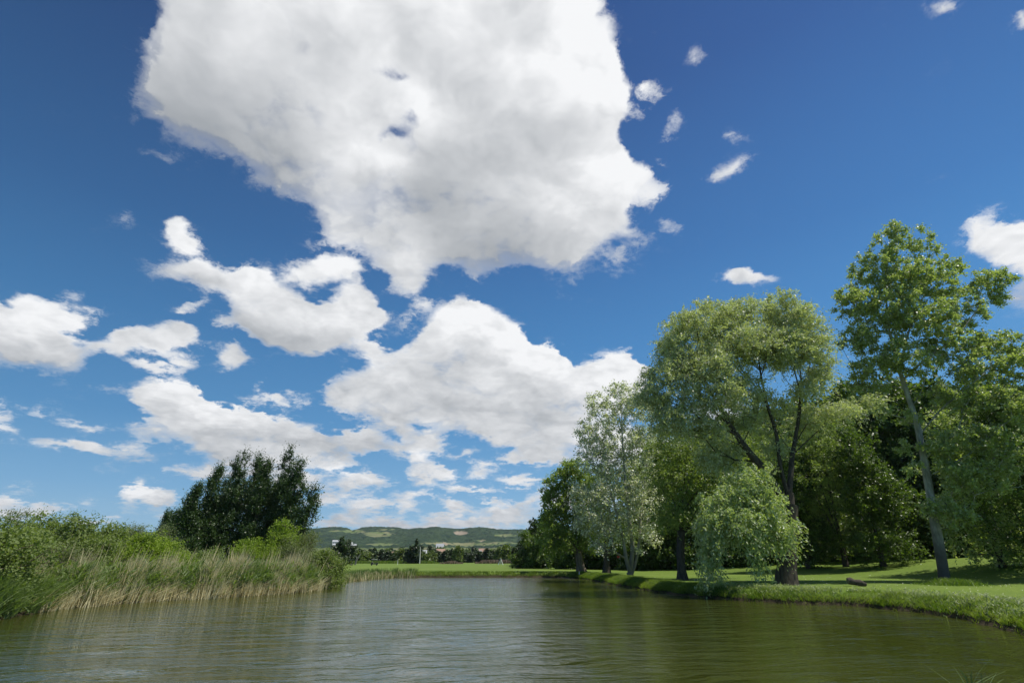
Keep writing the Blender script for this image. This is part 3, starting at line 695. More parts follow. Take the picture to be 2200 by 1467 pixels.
# two more trees on the point
b = foot(1304, 1231); YD = b[1]
make_tree('bank_tree', b, [([b]+PP([(1304,1205),(1302,1170),(1296,1120),(1290,1060)], YD), None), (PP([(1302,1175),(1325,1120),(1345,1080)], YD), 1)],
          [PB(x, y, YD+dy, rx, ry, d) for x, y, rx, ry, dy, d in [(1290,1040,45,45,1,2.4),(1330,1090,45,50,1,2.4),(1280,1110,45,40,.5,2.2),(1340,1150,36,28,.5,1.8),(1300,1160,40,22,.5,1.6),(1360,1030,40,45,2,2)]],
          420, MAT['alder'], MAT['bark_dark'], 'dark trunked tree directly left of the silvery poplar', seed=11, r_base=.4, leaf=.18, per=7, k=8, tw=.9, droop=.3)
b = foot(1250, 1228); YE = b[1]
make_tree('bank_tree', b, [([b]+PP([(1246,1205),(1243,1185),(1238,1140),(1232,1080),(1236,1020)], YE), None), (PP([(1244,1190),(1215,1140),(1195,1080)], YE), 1)],
          [PB(x, y, YE+dy, rx, ry, d) for x, y, rx, ry, dy, d in [(1232,1008,36,24,0,2.4),(1255,1050,45,40,0,3),(1200,1040,34,30,0,2.2),(1180,1066,24,20,0,1.6),(1215,1090,46,38,0,3),(1190,1125,36,32,0,2.4),(1215,1160,42,28,0,2.4),(1262,1120,40,40,0,3),(1180,1170,26,20,0,1.6),(1270,1170,30,16,0,1.6)]],
          800, MAT['alder'], MAT['bark_brown'], 'leafy round tree with brown trunk beside the red and white stake', seed=12, r_base=.55, leaf=.22, per=7, k=8, tw=1.0, droop=.25, wind=.1)

# ----------------------------------------------------------------- simple trees and shrubs by recipe
def foliage_tree(name, label, base, h, w, leafmat, barkmat, seed, cat='tree', group=None, tips=170, leaf=.3, per=6, k=7, shape='round', lean=0.0, low=.12, r=.22, aspect=.75, tw=1.0, droop=.2, wind=.1, lumps=9, jit=.12, flat=.4):
    rng = np.random.default_rng(seed); base = np.asarray(base, float); bl = []
    for i in range(lumps):
        f = (i+.5)/lumps
        z = h*(low+(1-low)*f)
        if shape == 'round': rad = w*.5*math.sqrt(max(.05, 1-((f-.45)/.62)**2))
        elif shape == 'column': rad = w*.5*(.55+.45*math.sin(math.pi*min(1, f*.8+.25)))*(1 if f < .72 else 1.0*.7 if f < .88 else .48)
        elif shape == 'cone': rad = w*.5*(1.05-f)
        else: rad = w*.5*math.sqrt(max(.06, 1-f**2.2))      # dome, leafy to the ground
        for q in range(3 if shape in ('round', 'dome') else 2):
            a = rng.uniform(0, 2*math.pi); rr = rad*rng.uniform(.25, .6)
            s = rng.uniform(.42, .62)
            bl.append((base+[math.cos(a)*rr+lean*z*f, math.sin(a)*rr, z+rng.uniform(-.04, .04)*h], (rad*s+.2, rad*s+.2, max(h/lumps*.9, rad*s*.55)+.15)))
    tp = sample_blobs(bl, tips, rng); tp[:, 2] = np.maximum(tp[:, 2], base[2]+.15)
    top = base+[lean*h*.8, 0, h*.86]
    stems = [([base, base+[0, 0, h*.2], base+[lean*h*.25, 0, h*.5], top], None)]
    if shape in ('round', 'dome'):
        for q in range(2):
            a = rng.uniform(0, 6.28); stems.append(([base+[0, 0, h*.14], base+[math.cos(a)*w*.15, math.sin(a)*w*.15, h*.4], base+[math.cos(a)*w*.27, math.sin(a)*w*.27, h*.68]], 1))
    nodes, par, tn, ns = grow(stems, tp, rng, .45)
    rad = radii(nodes, par, .014, r, ns)
    root = thing(name, base, label, cat, group)
    link('trunk' if cat == 'tree' else 'stems', limb_mesh('trunk', nodes-base, par, rad, barkmat, 1.3, 6), root)
    dirs = crown_points(nodes, par, tn, tp)
    p, a, cid = twigs(tp, dirs*.8+[0, 0, .25], per, k, tw, droop, wind, rng, .8, jit)
    ct = rng.uniform(.1, .9, len(tp))
    link('crown' if cat == 'tree' else 'foliage', leaves('crown', p-base, leaf, leafmat, rng, aspect, a/(np.linalg.norm(a, axis=1)[:, None]+1e-6), flat, tint=ct[cid]), root)
    return root
def dup(root, loc, rz, sc, label=None):
    r = root.copy(); COL.objects.link(r); r.location = [float(c) for c in loc]; r.rotation_euler = (0, 0, rz); r.scale = (sc[0], sc[0], sc[1])
    if label: r['label'] = label
    for ch in list(root.children):
        c = ch.copy(); COL.objects.link(c); c.parent = r
    return r
def at(px, Y):                       # ground point below pixel column px at forward distance Y
    x = P(px, 1200, Y)[0]; return np.array([x, Y, hz(x, Y)])
def hpx(px, py, b):                  # height that reaches pixel row py above base b
    return P(px, py, b[1])[2]-b[2]

# the wood behind the right lawn: two kinds grown once, then copied
WG = 'trees of the dark wood behind the lawn'
WL = 'dark leafy tree in the dense wood behind the right lawn'
wood = [(1395,96,985,9),(1435,100,960,9),(1480,92,955,9),(1520,98,935,9),(1565,90,925,9),(1600,96,905,9),(1645,90,905,9),(1700,94,880,9),(1745,88,865,9),(1795,92,872,9),(1840,84,862,9),(1885,86,840,10),
        (1930,80,835,10),(1975,84,850,10),(2020,78,820,10),(2065,80,835,10),(2110,74,822,10),(2155,76,845,10),(2200,70,835,10),(2250,70,830,10),(2310,66,850,10)]
protoW = []
for q, (shape, w) in enumerate([('round', 9.0), ('dome', 8.5), ('round', 10.0)]):
    px, Y, top, _ = wood[q]; b = at(px, Y)
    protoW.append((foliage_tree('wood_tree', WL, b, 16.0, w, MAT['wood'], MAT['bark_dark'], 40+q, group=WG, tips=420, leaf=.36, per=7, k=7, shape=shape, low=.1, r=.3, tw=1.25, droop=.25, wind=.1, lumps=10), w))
for q, (px, Y, top, w) in enumerate(wood):
    b = at(px, Y); h = hpx(px, top, b); pr, w0 = protoW[q % 3]
    if q < 3: pr.location = b; pr.scale = (w/w0, w/w0, h/16.0); pr.rotation_euler = (0, 0, q*1.3)
    else: dup(pr, b, (q*2.4) % 6.28, (w/w0*1.05, h/16.0))
# leafy understory along the wood's edge, reaching down to the grass
edge = [(1130,112,1150),(1165,108,1135),(1400,90,1120),(1440,88,1105),(1490,86,1115),(1535,84,1110),(1590,82,1120),(1640,80,1110),(1690,79,1090),(1735,77,1100),(1780,75,1085),(1825,73,1075),(1870,71,1095),(1915,69,1070),(1960,67,1090),(2005,65,1070),
        (2050,63.5,1085),(2095,62,1075),(2140,60.5,1060),(2190,59,1070),(2240,58,1060),(1215,100,1130),(1260,98,1125),(1310,96,1120),(1355,93,1120)]
UL = 'dark leafy bush at the foot of the wood, reaching the grass'
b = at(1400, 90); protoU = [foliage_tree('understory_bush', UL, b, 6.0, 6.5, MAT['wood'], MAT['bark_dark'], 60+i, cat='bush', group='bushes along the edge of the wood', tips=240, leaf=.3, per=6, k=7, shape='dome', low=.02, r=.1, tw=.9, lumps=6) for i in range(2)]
for q, (px, Y, top) in enumerate(edge):
    b = at(px, Y); h = hpx(px, top, b)
    if q < 2: o = protoU[q]; o.location = b; o.scale = (1, 1, h/6)
    else: dup(protoU[q % 2], b, q*1.9 % 6.28, (1.0+.25*math.sin(q*2.1), h/6))
# individual crowns that stand out of it
b = at(1815, 66); foliage_tree('rounded_tree', 'pale green rounded tree in front of the wood, left of the tall poplar', b, hpx(1815, 885, b), 9.5, MAT['wood_light'], MAT['bark_dark'], 71, tips=520, leaf=.24, per=7, k=9, aspect=.4, shape='round', low=.3, r=.3, droop=.6, tw=1.3)
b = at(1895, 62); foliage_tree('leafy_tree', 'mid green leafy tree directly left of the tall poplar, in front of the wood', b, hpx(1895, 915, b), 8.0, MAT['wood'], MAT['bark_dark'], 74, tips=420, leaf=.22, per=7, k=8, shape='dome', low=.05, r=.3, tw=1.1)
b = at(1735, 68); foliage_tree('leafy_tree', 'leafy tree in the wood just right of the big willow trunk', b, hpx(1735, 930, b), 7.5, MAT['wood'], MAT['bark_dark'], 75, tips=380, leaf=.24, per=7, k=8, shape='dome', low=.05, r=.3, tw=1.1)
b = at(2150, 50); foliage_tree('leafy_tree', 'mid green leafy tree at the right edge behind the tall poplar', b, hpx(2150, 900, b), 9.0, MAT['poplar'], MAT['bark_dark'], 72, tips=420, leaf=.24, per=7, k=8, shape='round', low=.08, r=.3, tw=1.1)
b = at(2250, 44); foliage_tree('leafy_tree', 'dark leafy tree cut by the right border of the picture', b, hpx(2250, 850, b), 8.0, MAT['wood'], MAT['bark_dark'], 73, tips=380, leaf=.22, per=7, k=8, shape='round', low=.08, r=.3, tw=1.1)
for q, (px, Y, top, w, lab) in enumerate([(1128,150,1150,5,'low grey green poplar at the left tip of the wood'),(1150,140,1118,7,'grey green poplar second from the left tip of the wood'),(1180,128,1088,8,'tall dark poplar behind the leafy round bank tree')]):
    b = at(px, Y); foliage_tree('edge_poplar', lab, b, hpx(px, top, b), w, MAT['far_dark'], MAT['bark_dark'], 80+q, tips=260, leaf=.42, per=6, k=7, shape='column', low=.02, r=.25, lean=-.03)

# ----------------------------------------------------------------- left bank
GG = 'poplars of the dark grove'
grove = [(402,84,1048,4.2,'small dark poplar at the left edge of the grove'),(434,86,1012,4.4,'dark poplar second from the left in the grove'),(487,88,986,6.2,'broad dark poplar with the left peak of the grove'),
 (522,92,996,3.6,'narrow dark poplar right of the left peak of the grove'),(548,88,1000,4.0,'slim dark poplar in the middle of the grove'),(588,90,980,5.6,'tallest dark poplar of the grove'),
 (618,88,997,4.8,'dark poplar right of the tallest one in the grove'),(655,84,1050,4.0,'leaning dark poplar at the right edge of the grove with sky showing through'),
 (338,100,1108,2.4,'little dark poplar standing apart left of the grove'),(356,98,1106,2.6,'little dark poplar against the left foot of the grove'),(455,92,1035,4.5,'dark poplar behind the second one of the grove'),(570,96,1020,5,'dark poplar in the back of the grove below the gap')]
for q, (px, Y, top, w, lab) in enumerate(grove):
    b = at(px-14*(1 if q < 8 else 0), Y); b[2] = .6
    foliage_tree('grove_poplar', lab, b, hpx(px, top, b)*1.02, w*.95, MAT['grove'], MAT['bark_dark'], 100+q, tips=540 if q != 7 else 240, leaf=.22, per=6, k=8, shape='column', low=.04, r=.25, lean=.05 if q != 7 else .1, tw=.95, wind=.12, droop=-.45, group=GG, lumps=12, jit=.1)
bushes = [  # px, Y, top row, width, material, label
 (30,32,1128,5.0,'bush_green','tall green bush at the left border of the picture'),
 (95,36,1102,5.5,'bush_green','green bush with twiggy top near the left border'),
 (60,34,1170,4.2,'bush_olive','olive twiggy bush low at the far left bank'),
 (155,36,1108,5.5,'bush_green','big rounded green bush on the left bank'),
 (125,32,1172,4.0,'bush_olive','olive brown bush in front of the big rounded green one'),
 (215,38.5,1128,5.0,'bush_green','mid green bush right of the big rounded one'),
 (205,35.5,1165,4.2,'bush_green','darker green bush above the reeds on the left'),
 (270,44,1130,5.0,'bush_grey','silvery willow bush behind the green bushes'),
 (330,48,1128,5.0,'bush_grey','silvery willow bush nearest to the little poplars'),
 (285,38,1148,5.2,'bush_bright','bright green bush left of the grove'),
 (345,42,1165,4.8,'bush_bright','low bright green bush in front of the grove'),
 (400,48,1190,4.5,'bush_green','low green bush in front of the grove, half behind reeds'),
 (455,50,1188,4.5,'bush_green','low green bush under the middle of the grove'),
 (530,50,1165,5.0,'bush_bright','yellow green bush in front of the grove'),
 (575,50,1178,4.2,'bush_bright','low yellow green bush just above the reeds'),
 (602,52,1118,4.6,'bush_bright','tall yellow green bush at the right foot of the grove'),
 (650,52,1145,6.0,'bush_olive','olive green willow bush at the end of the left bank'),
 (692,50,1185,4.0,'bush_green','low green bush where the left bank meets the pond'),
 (705,54,1205,3.0,'bush_green','lowest green bush at the tip of the left bank'),
 (625,48,1170,4.0,'bush_olive','grey olive bush behind the pale reeds'),
 (-40,26,1120,6.0,'bush_green','green bush mostly outside the left border'),
 (250,37,1175,3.6,'bush_olive','small olive bush between green bushes above the reeds'),
 (15,38,1104,5.0,'bush_olive','twiggy olive bush rising behind the others at the far left'),
]
for q, (px, Y, top, w, mt, lab) in enumerate(bushes):
    b = at(px, Y); h = hpx(px, top, b)*.9
    foliage_tree('bank_bush', lab, b, h, w, MAT[mt], MAT['bark_brown'], 200+q, cat='bush', group='bushes on the left bank', tips=420, leaf=.125, per=7, k=9, shape='dome', low=.03, r=.07, tw=.75, wind=.15, lumps=6, jit=.07,
                 aspect=.35 if mt in ('bush_grey', 'bush_olive') else .7)

# ----------------------------------------------------------------- reeds and bank grass
def blades(n, pos, h, w, lean, rng, bend=.25, sec=3):
    "grass blades or reed stalks as narrow bent strips; lean (n,2)"
    a = rng.uniform(0, np.pi, n); sx = np.stack([np.cos(a), np.sin(a), np.zeros(n)], 1)
    us = np.linspace(0, 1, sec+1); V = []
    for u in us:
        c = pos+np.stack([lean[:, 0]*h*u+lean[:, 0]*h*bend*u*u, lean[:, 1]*h*u+lean[:, 1]*h*bend*u*u, h*(u-.12*bend*u*u)], 1)
        ww = w*(1-u**1.5*.85); V += [c-sx*ww[:, None]/2, c+sx*ww[:, None]/2]
    v = np.stack(V, 1).reshape(-1, 3); m = 2*(sec+1)
    i = (np.arange(n)*m)[:, None]; j = np.arange(sec)[None, :]*2
    f = np.stack([i+j, i+j+1, i+j+3, i+j+2], -1).reshape(-1, 4)
    return v, f, m
def band(n, d0, d1, cond, rng, pw=1.0):
    "random points at d0..d1 m inland from the shoreline where cond(x, y)"
    out = []; tot = 0
    T_ = np.roll(SH, -1, 0)-SH; T_ /= np.linalg.norm(T_, axis=1)[:, None]; Nn = np.stack([T_[:, 1], -T_[:, 0]], 1)
    c0 = sdist(SH[:, 0]+Nn[:, 0]*.5, SH[:, 1]+Nn[:, 1]*.5); Nn = np.where(c0[:, None] > 0, Nn, -Nn)
    ok = np.where(cond(SH[:, 0], SH[:, 1]))[0]
    while tot < n:
        k = rng.choice(ok, n*2); d = d0+(d1-d0)*rng.uniform(0, 1, n*2)**pw
        p = SH[k]+Nn[k]*d[:, None]+T_[k]*rng.uniform(-.3, .3, (n*2, 1))
        r = sdist(p[:, 0], p[:, 1]); g_ = np.abs(r-d) < .45+.1*np.abs(d)
        out.append(np.c_[p[g_], r[g_]]); tot += g_.sum()
    return np.vstack(out)[:n]
def bladeset(name, n, d0, d1, cond, h, w, lean, mat, seed, label, cat, zoff=0, bend=.3, pw=1.0, clump=0, leafy=0, taper=None, cl=0):
    rng = np.random.default_rng(seed)
    q = band(n, d0, d1, cond, rng, pw)
    if clump:
        cc = q[rng.integers(0, n, clump)]; k = rng.integers(0, clump, n); q[:, :2] = cc[k, :2]+rng.normal(size=(n, 2))*.22
        q[:, 2] = sdist(q[:, 0], q[:, 1])
    z = np.maximum(height(q[:, 0], q[:, 1], q[:, 2]), -.05)+zoff
    pos = np.c_[q[:, :2], z]; hh = h*rng.uniform(.55, 1.12, n)
    if taper: hh = hh*taper(q)
    big = np.sin(q[:, 0]*.9+q[:, 1]*.5)*.5+np.sin(q[:, 0]*2.3-q[:, 1]*1.7)*.3
    if cl:   # stalks stand in tufts, each with its own lean, height and colour
        cc = q[rng.integers(0, n, cl)]; k = rng.integers(0, cl, n)
        q[:, :2] = cc[k, :2]+rng.normal(size=(n, 2))*.16; q[:, 2] = sdist(q[:, 0], q[:, 1])
        pos = np.c_[q[:, :2], np.maximum(height(q[:, 0], q[:, 1], q[:, 2]), -.1)+zoff]
        hh = h*rng.uniform(.62, 1.12, cl)[k]*rng.uniform(.75, 1.05, n)*(taper(q) if taper else 1); big = rng.normal(size=cl)[k]*.8
        le = np.c_[lean[0]+rng.normal(size=cl)[k]*lean[2]+rng.normal(size=n)*lean[2]*.5, lean[1]+rng.normal(size=cl)[k]*lean[2]*.7+rng.normal(size=n)*lean[2]*.5]
    else: le = np.c_[lean[0]+rng.normal(size=n)*lean[2]+.06*big, lean[1]+rng.normal(size=n)*lean[2]]
    v, f, m = blades(n, pos, hh, w*rng.uniform(.7, 1.3, n), le, rng, bend)
    tn = np.clip(.5+.3*big+rng.normal(size=n)*.25, 0, 1); T = np.repeat(tn, m)
    if leafy:
        k = rng.integers(0, n, n*leafy); u = rng.uniform(.25, .95, n*leafy)
        c = pos[k]+np.stack([le[k, 0]*hh[k]*u*(1+bend*u), le[k, 1]*hh[k]*u*(1+bend*u), hh[k]*u], 1)
        dr = rng.normal(size=(len(k), 2))*.55+[lean[0]*2.2, lean[1]*2.2]
        v2, f2, m2 = blades(len(k), c, min(.38, h*.32)*rng.uniform(.6, 1.2, len(k)), np.full(len(k), w*1.7), dr, rng, .8, 2)
        f = np.vstack([f, f2+len(v)]); v = np.vstack([v, v2]); T = np.r_[T, np.repeat(tn[k], m2)]
    o = link(name, mesh_np(name, v, f, mat, {'tint': T})); tag(o, label, cat, kind='stuff'); return o
left = lambda x, y: (x < -13.3) & (y > 27.3) & (y < 47.5)
leftg = lambda x, y: (x < -13.3) & (y > 24.5) & (y < 47.5)
leftall = lambda x, y: (x < -12) & (y > 10) & (y < 50)
grow_in = lambda q: .45+.55*ss((q[:, 2]+.1)/1.6)
fadeL = lambda q: np.where(q[:, 1] < 29, .75, 1.0)*(.6+.4*ss((q[:, 2]+.1)/1.4))
bladeset('dry_reeds', 21000, -.3, 3.8, left, 2.1, .042, (.12, .02, .11), MAT['reed_dry'], 300, 'dry straw coloured reeds along the left bank', 'reeds', bend=.12, leafy=0, cl=3400, taper=lambda q: fadeL(q)*(.8+.35*np.sin(q[:, 0]*1.9+q[:, 1]*1.1)*np.sin(q[:, 1]*.8)))
bladeset('green_reeds', 15000, .1, 4.8, leftg, 1.6, .05, (.14, .03, .12), MAT['reed_green'], 301, 'fresh green reeds growing through the dry ones on the left bank', 'reeds', bend=.35, leafy=2, cl=3600, taper=fadeL)
bladeset('reed_plumes', 420, .3, 4.2, left, 2.65, .05, (.14, .02, .08), MAT['reed_dry'], 306, 'few taller dry reed stalks with pale plumes above the rest', 'reeds', bend=.2)
bladeset('fallen_reeds', 800, -.2, .5, left, .8, .04, (1.2, .1, 1.0), MAT['reed_dry'], 302, 'broken dry reeds lying flat at the left waterline', 'reeds', bend=-.2)
bladeset('bank_sedge', 16000, -.1, 4.5, lambda x, y: (x < -16) & (y > 14) & (y < 29.5), 1.25, .04, (.2, .03, .22), MAT['reed_green'], 303, 'lush green sedge at the near left corner', 'grass', bend=.6)
bladeset('far_reeds', 5200, -.3, 2.5, lambda x, y: (x < -13.0) & (y > 47) & (y < 78), .65, .06, (.05, 0, .08), MAT['reed_green'], 304, 'small green reed patch between the left bank and the far lawn', 'reeds')
bladeset('far_dry_reeds', 1800, -.4, .6, lambda x, y: (x < -13.0) & (y > 47) & (y < 78), .6, .06, (.05, 0, .1), MAT['reed_dry'], 305, 'pale reed stubble in front of the far reed patch', 'reeds')
right = lambda x, y: (x > 5) & (y > 10) & (y < 76)
bladeset('bank_grass', 75000, 0.05, 2.4, right, .14, .022, (.05, -.08, .4), MAT['grass_blade'], 310, 'long unmown grass along the right bank', 'grass', bend=.6, pw=1.3, taper=lambda q: np.where(q[:, 1] > 40, 1.3, 1.0)*(.5+.5*np.clip(np.sin(q[:, 0]*1.7+np.cos(q[:, 1]*1.3)*2)+.75, .06, 1.5)))
bladeset('overhanging_grass', 5000, -.05, .35, right, .24, .022, (-.25, -.45, .35), MAT['grass_blade'], 311, 'grass hanging over the edge of the right bank', 'grass', bend=1.2)
bladeset('bank_weeds', 4500, .4, 2.6, lambda x, y: (x > 9) & (y > 12) & (y < 38), .27, .028, (.05, 0, .3), MAT['weed'], 312, 'pale flowering weeds among the bank grass', 'weeds', bend=.4, clump=260, leafy=1)
bladeset('far_bank_grass', 9000, 0, 1.2, lambda x, y: (x > -18) & (x < 9) & (y > 70), .2, .05, (.05, 0, .3), MAT['grass_blade'], 313, 'grass fringe along the far bank', 'grass')
rng = np.random.default_rng(320)
q = np.stack([rng.uniform(4, 48, 2600), rng.uniform(24, 56, 2600)], 1); dd = sdist(q[:, 0], q[:, 1]); keep = (dd > 1.8) & (rng.uniform(size=2600) < .25+.5*(np.sin(q[:, 0]*.7)*np.sin(q[:, 1]*1.1) > .1))
q = q[keep]; zz = height(q[:, 0], q[:, 1], dd[keep])
dm = plain_mat('daisy_petal', (.75, .75, .62), .7)
ds = link('daisies', leaves('daisies', np.c_[q, zz+.04], .055, dm, rng, 1.0, None, 3.0)); tag(ds, 'white daisies scattered over the right lawn', 'flowers', kind='stuff')

# ----------------------------------------------------------------- hills
RX = [(-400,1150),(300,1146),(600,1143),(690,1139),(715,1135),(735,1135),(755,1138),(775,1136),(800,1134),(850,1135),(880,1137),(905,1139),(940,1136),(965,1138),(985,1139),(1005,1137),(1030,1135),(1050,1137),(1075,1140),(1100,1140),(1130,1141),(1300,1143),(1700,1138),(2200,1144),(2900,1150)]
hx = np.linspace(-3600, 3600, 620); hy = np.r_[np.linspace(1500, 3150, 170), np.linspace(3200, 4300, 12)]
HX, HY = np.meshgrid(hx, hy, indexing='ij')
rz_ = np.array([P(p, q, 3000)[2] for p, q in RX]); rx_ = np.array([P(p, q, 3000)[0] for p, q in RX])
ridge = np.interp(HX*3000/np.maximum(HY, 1500), rx_, rz_)
fr = np.clip((HY-1500)/1500, 0, 1)
prof = np.interp(fr, [0, .18, .32, .5, .72, .9, 1.0], [0, .10, .24, .40, .72, .95, 1.0])
prof = np.where(HY > 3000, 1-.5*ss((HY-3100)/1200), prof)
gul = 10*np.sin(HX*.0085+2*np.sin(HX*.002))*np.sin(fr*np.pi)+7*np.sin(HX*.023+HY*.004)*np.sin(fr*np.pi)
HZ = ridge*prof+gul-3
# photo position of every point, for where fields and woods lie on the slope
def px_of(x, y, z):
    z = z-CAMZ; w = y*CP+z*SP; return 1100+FPX*x/w, 733.5-FPX*(-y*SP+z*CP)/w
QX, QY = px_of(HX, HY, HZ)
def patch_(cx, cy, rx, ry): return np.clip(1.6-1.6*np.sqrt(((QX-cx)/rx)**2+((QY-cy)/ry)**2), 0, 1)
rg = np.random.default_rng(500)
cell = lambda s: np.interp(np.sin(HX/s+1.7*np.sin(HY/(s*.8)))*np.sin(HY/(s*.55)+1.3*np.sin(HX/(s*1.7))), [-1, 1], [0, 1])
field_ = np.maximum.reduce([patch_(1010, 1171, 105, 7), patch_(940, 1170, 60, 6), patch_(815, 1149, 46, 11), patch_(760, 1143, 40, 7), patch_(1085, 1152, 36, 6), patch_(1080, 1169, 60, 6), patch_(840, 1139, 60, 2.5),
    patch_(1035, 1163, 18, 4), patch_(820, 1172, 60, 6), (QY > 1178)*.8, patch_(720, 1143, 26, 5)*.8])
bare = np.maximum.reduce([patch_(990, 1147, 20, 6), patch_(955, 1169, 14, 3), patch_(1036, 1163, 8, 3)])
wood_ = np.clip((1-field_)*1.3-.15+(cell(37)-.5)*1.2*np.clip(field_*3, 0, 1)*(1-field_), 0, 1)
wood_ = np.where(rg.uniform(size=wood_.shape) < .035, np.maximum(wood_, .8), wood_)*(1-bare)
HZ = HZ+wood_*rg.uniform(2, 13, HZ.shape)
n2_ = HX.shape[1]; i = np.arange(HX.shape[0]-1)[:, None]*n2_+np.arange(n2_-1)[None, :]
hm, t = new_mat('hillside')
pos = N(t, 'ShaderNodeNewGeometry').outputs['Position']
wo_ = N(t, 'ShaderNodeAttribute', attribute_name='wood').outputs['Fac']; ba_ = N(t, 'ShaderNodeAttribute', attribute_name='bare').outputs['Fac']
cw = mixc_(t, rng_(t, noise_(t, .02, 4, .7, pos), .35, .65), (.018, .038, .02), (.042, .07, .03))
cf = mixc_(t, rng_(t, noise_(t, .008, 3, .5, pos), .4, .6), (.11, .15, .05), (.19, .19, .095))
c = mixc_(t, rng_(t, wo_, .25, .5), cf, cw)
c = mixc_(t, rng_(t, ba_, .2, .6), c, (.27, .22, .16))
out_(t, pbsdf(t, c, .95, .05))
h_ = link('hills', mesh_np('hills', np.stack([HX, HY, HZ], -1).reshape(-1, 3), np.stack([i, i+n2_, i+n2_+1, i+1], -1).reshape(-1, 4), hm, {'wood': wood_.ravel(), 'bare': bare.ravel()})); tag(h_, kind='structure')

# ----------------------------------------------------------------- far tree line
FG = 'trees of the far tree line'
FL = 'small far tree or bush in the tree line across the course, below the hills'
fars = []
b0 = at(900, 260)
for q, (mt, shape, w) in enumerate([('far_leaf', 'dome', 7.5), ('far_dark', 'dome', 8), ('far_leaf', 'round', 6.5), ('far_dark', 'round', 7)]):
    fars.append((foliage_tree('far_tree', FL, b0, 7.0, w, MAT[mt], MAT['bark_dark'], 520+q, group=FG, tips=110, leaf=.75, per=5, k=5, shape=shape, low=.04, r=.15, tw=1.1, lumps=5, jit=.2), w))
spots = [(712,210,1188,1,5),(738,230,1192,0,5),(770,262,1184,0,8),(786,270,1186,2,7),(800,285,1181,1,8),(818,300,1183,1,9),(836,275,1186,3,7),(850,300,1184,0,7),(865,280,1180,2,8),(912,270,1186,0,6),
 (925,290,1184,0,7),(940,300,1186,1,8),(955,285,1186,3,7),(968,290,1183,1,8),(985,280,1174,2,6),(995,300,1184,1,9),(1012,285,1188,3,6),(1028,290,1186,1,8),(1045,275,1181,3,7),(1060,290,1184,1,7),
 (1075,270,1176,2,6),(1086,260,1172,2,6),(1098,265,1178,0,7),(1112,250,1180,3,7),(1125,255,1178,1,8),(1140,250,1170,3,8),(690,240,1185,1,8),(660,260,1180,1,9),(900,330,1182,3,7),(778,330,1182,3,9),
 (756,330,1187,1,7),(880,310,1189,1,7),(1005,350,1180,0,8),(1055,350,1181,2,8),(930,420,1181,3,9),(975,430,1179,0,10),(830,420,1180,2,9),(1100,420,1178,0,10),(1020,440,1178,3,9),(860,430,1179,3,9),(800,430,1180,0,9),
 (630,300,1178,3,9),(1165,260,1165,1,9),(1180,240,1160,3,9)]
for q, (px, Y, top, kd, w) in enumerate(spots):
    b = at(px, Y); h = max(2.0, hpx(px, top, b)); pr, w0 = fars[kd]
    first = not pr.get('_used')
    if first: pr['_used'] = 1; pr.location = b; pr.scale = (w/w0, w/w0, h/7.0); pr.rotation_euler = (0, 0, q)
    else: dup(pr, b, (q*2.1) % 6.28, (w/w0*(1+.15*math.sin(q*3.1)), h/7.0))
for o in COL.objects:
    if '_used' in o: del o['_used']
# more scattered trees on the plain towards the hills, each smaller still
rng = np.random.default_rng(540)
for q in range(60):
    Y = rng.uniform(480, 1400); px = rng.uniform(680, 1150); b = at(px, Y); b[2] = height(np.array([b[0]]), np.array([Y]))[0]
    dup(fars[rng.integers(0, 4)][0], b, rng.uniform(0, 6), (rng.uniform(1.2, 2.6), rng.uniform(.9, 1.7)))
b = at(893, 235); foliage_tree('dark_cypress', 'tall dark pointed evergreen standing out of the far tree line', b, hpx(893, 1160, b), 4.6, MAT['far_dark'], MAT['bark_dark'], 560, tips=150, leaf=.55, per=5, k=5, shape='cone', low=.03, r=.2, tw=.7, lumps=8)
b = at(882, 238); foliage_tree('dark_conifer', 'shorter dark evergreen left of the tall pointed one', b, hpx(882, 1176, b), 5.5, MAT['far_dark'], MAT['bark_dark'], 561, tips=120, leaf=.6, per=5, k=5, shape='round', low=.04, r=.2, tw=.8, lumps=6)
b = at(728, 150); foliage_tree('dark_tree', 'dark narrow tree just right of the left bank bushes, by the white houses', b, hpx(716, 1160, b), 4.2, MAT['far_dark'], MAT['bark_dark'], 562, tips=170, leaf=.4, per=5, k=6, shape='column', low=.1, r=.15, tw=.8, lumps=7)
b = at(742, 165); foliage_tree('dark_tree', 'second dark tree between the two white houses at the foot of the hill', b, hpx(742, 1166, b), 5.6, MAT['far_dark'], MAT['bark_dark'], 563, tips=190, leaf=.42, per=5, k=6, shape='round', low=.12, r=.15, tw=.9, lumps=7)
def strip(name, x0, x1, Y, depth, h, n, mat, seed, label):
    rng = np.random.default_rng(seed); a = at(x0, Y); c = at(x1, Y)
    x = rng.uniform(a[0], c[0], n); y = Y+rng.uniform(0, depth, n)
    e = np.clip(np.minimum((x-a[0]), (c[0]-x))/3, .5, 1)
    v, f, m = blades(n, np.c_[x, y, height(x, y)-.05], h*rng.uniform(.5, 1.1, n)*e, np.full(n, .22), rng.normal(size=(n, 2))*.12, rng, .3)
    tag(link(name, mesh_np(name, v, f, mat, {'tint': np.repeat(rng.uniform(0, 1, n), m)})), label, 'reeds', kind='stuff')
rb = leaf_mat('brown_reed', (.20, .15, .10), (.30, .23, .16), trans=.2, rough=.8, spec=.1, tk=(1, .9, .8))
strip('far_brown_reeds', 1020, 1122, 215, 9, 1.35, 5200, rb, 570, 'brownish reed belt far off behind the white A shaped stand')
strip('far_pale_reeds', 945, 992, 225, 8, 1.2, 2400, rb, 571, 'low reddish reed patch far off in the middle of the course')
strip('far_rough_grass', 700, 945, 240, 6, 1.2, 5200, MAT['grass_blade'], 572, 'rough grass strip at the foot of the far tree line')
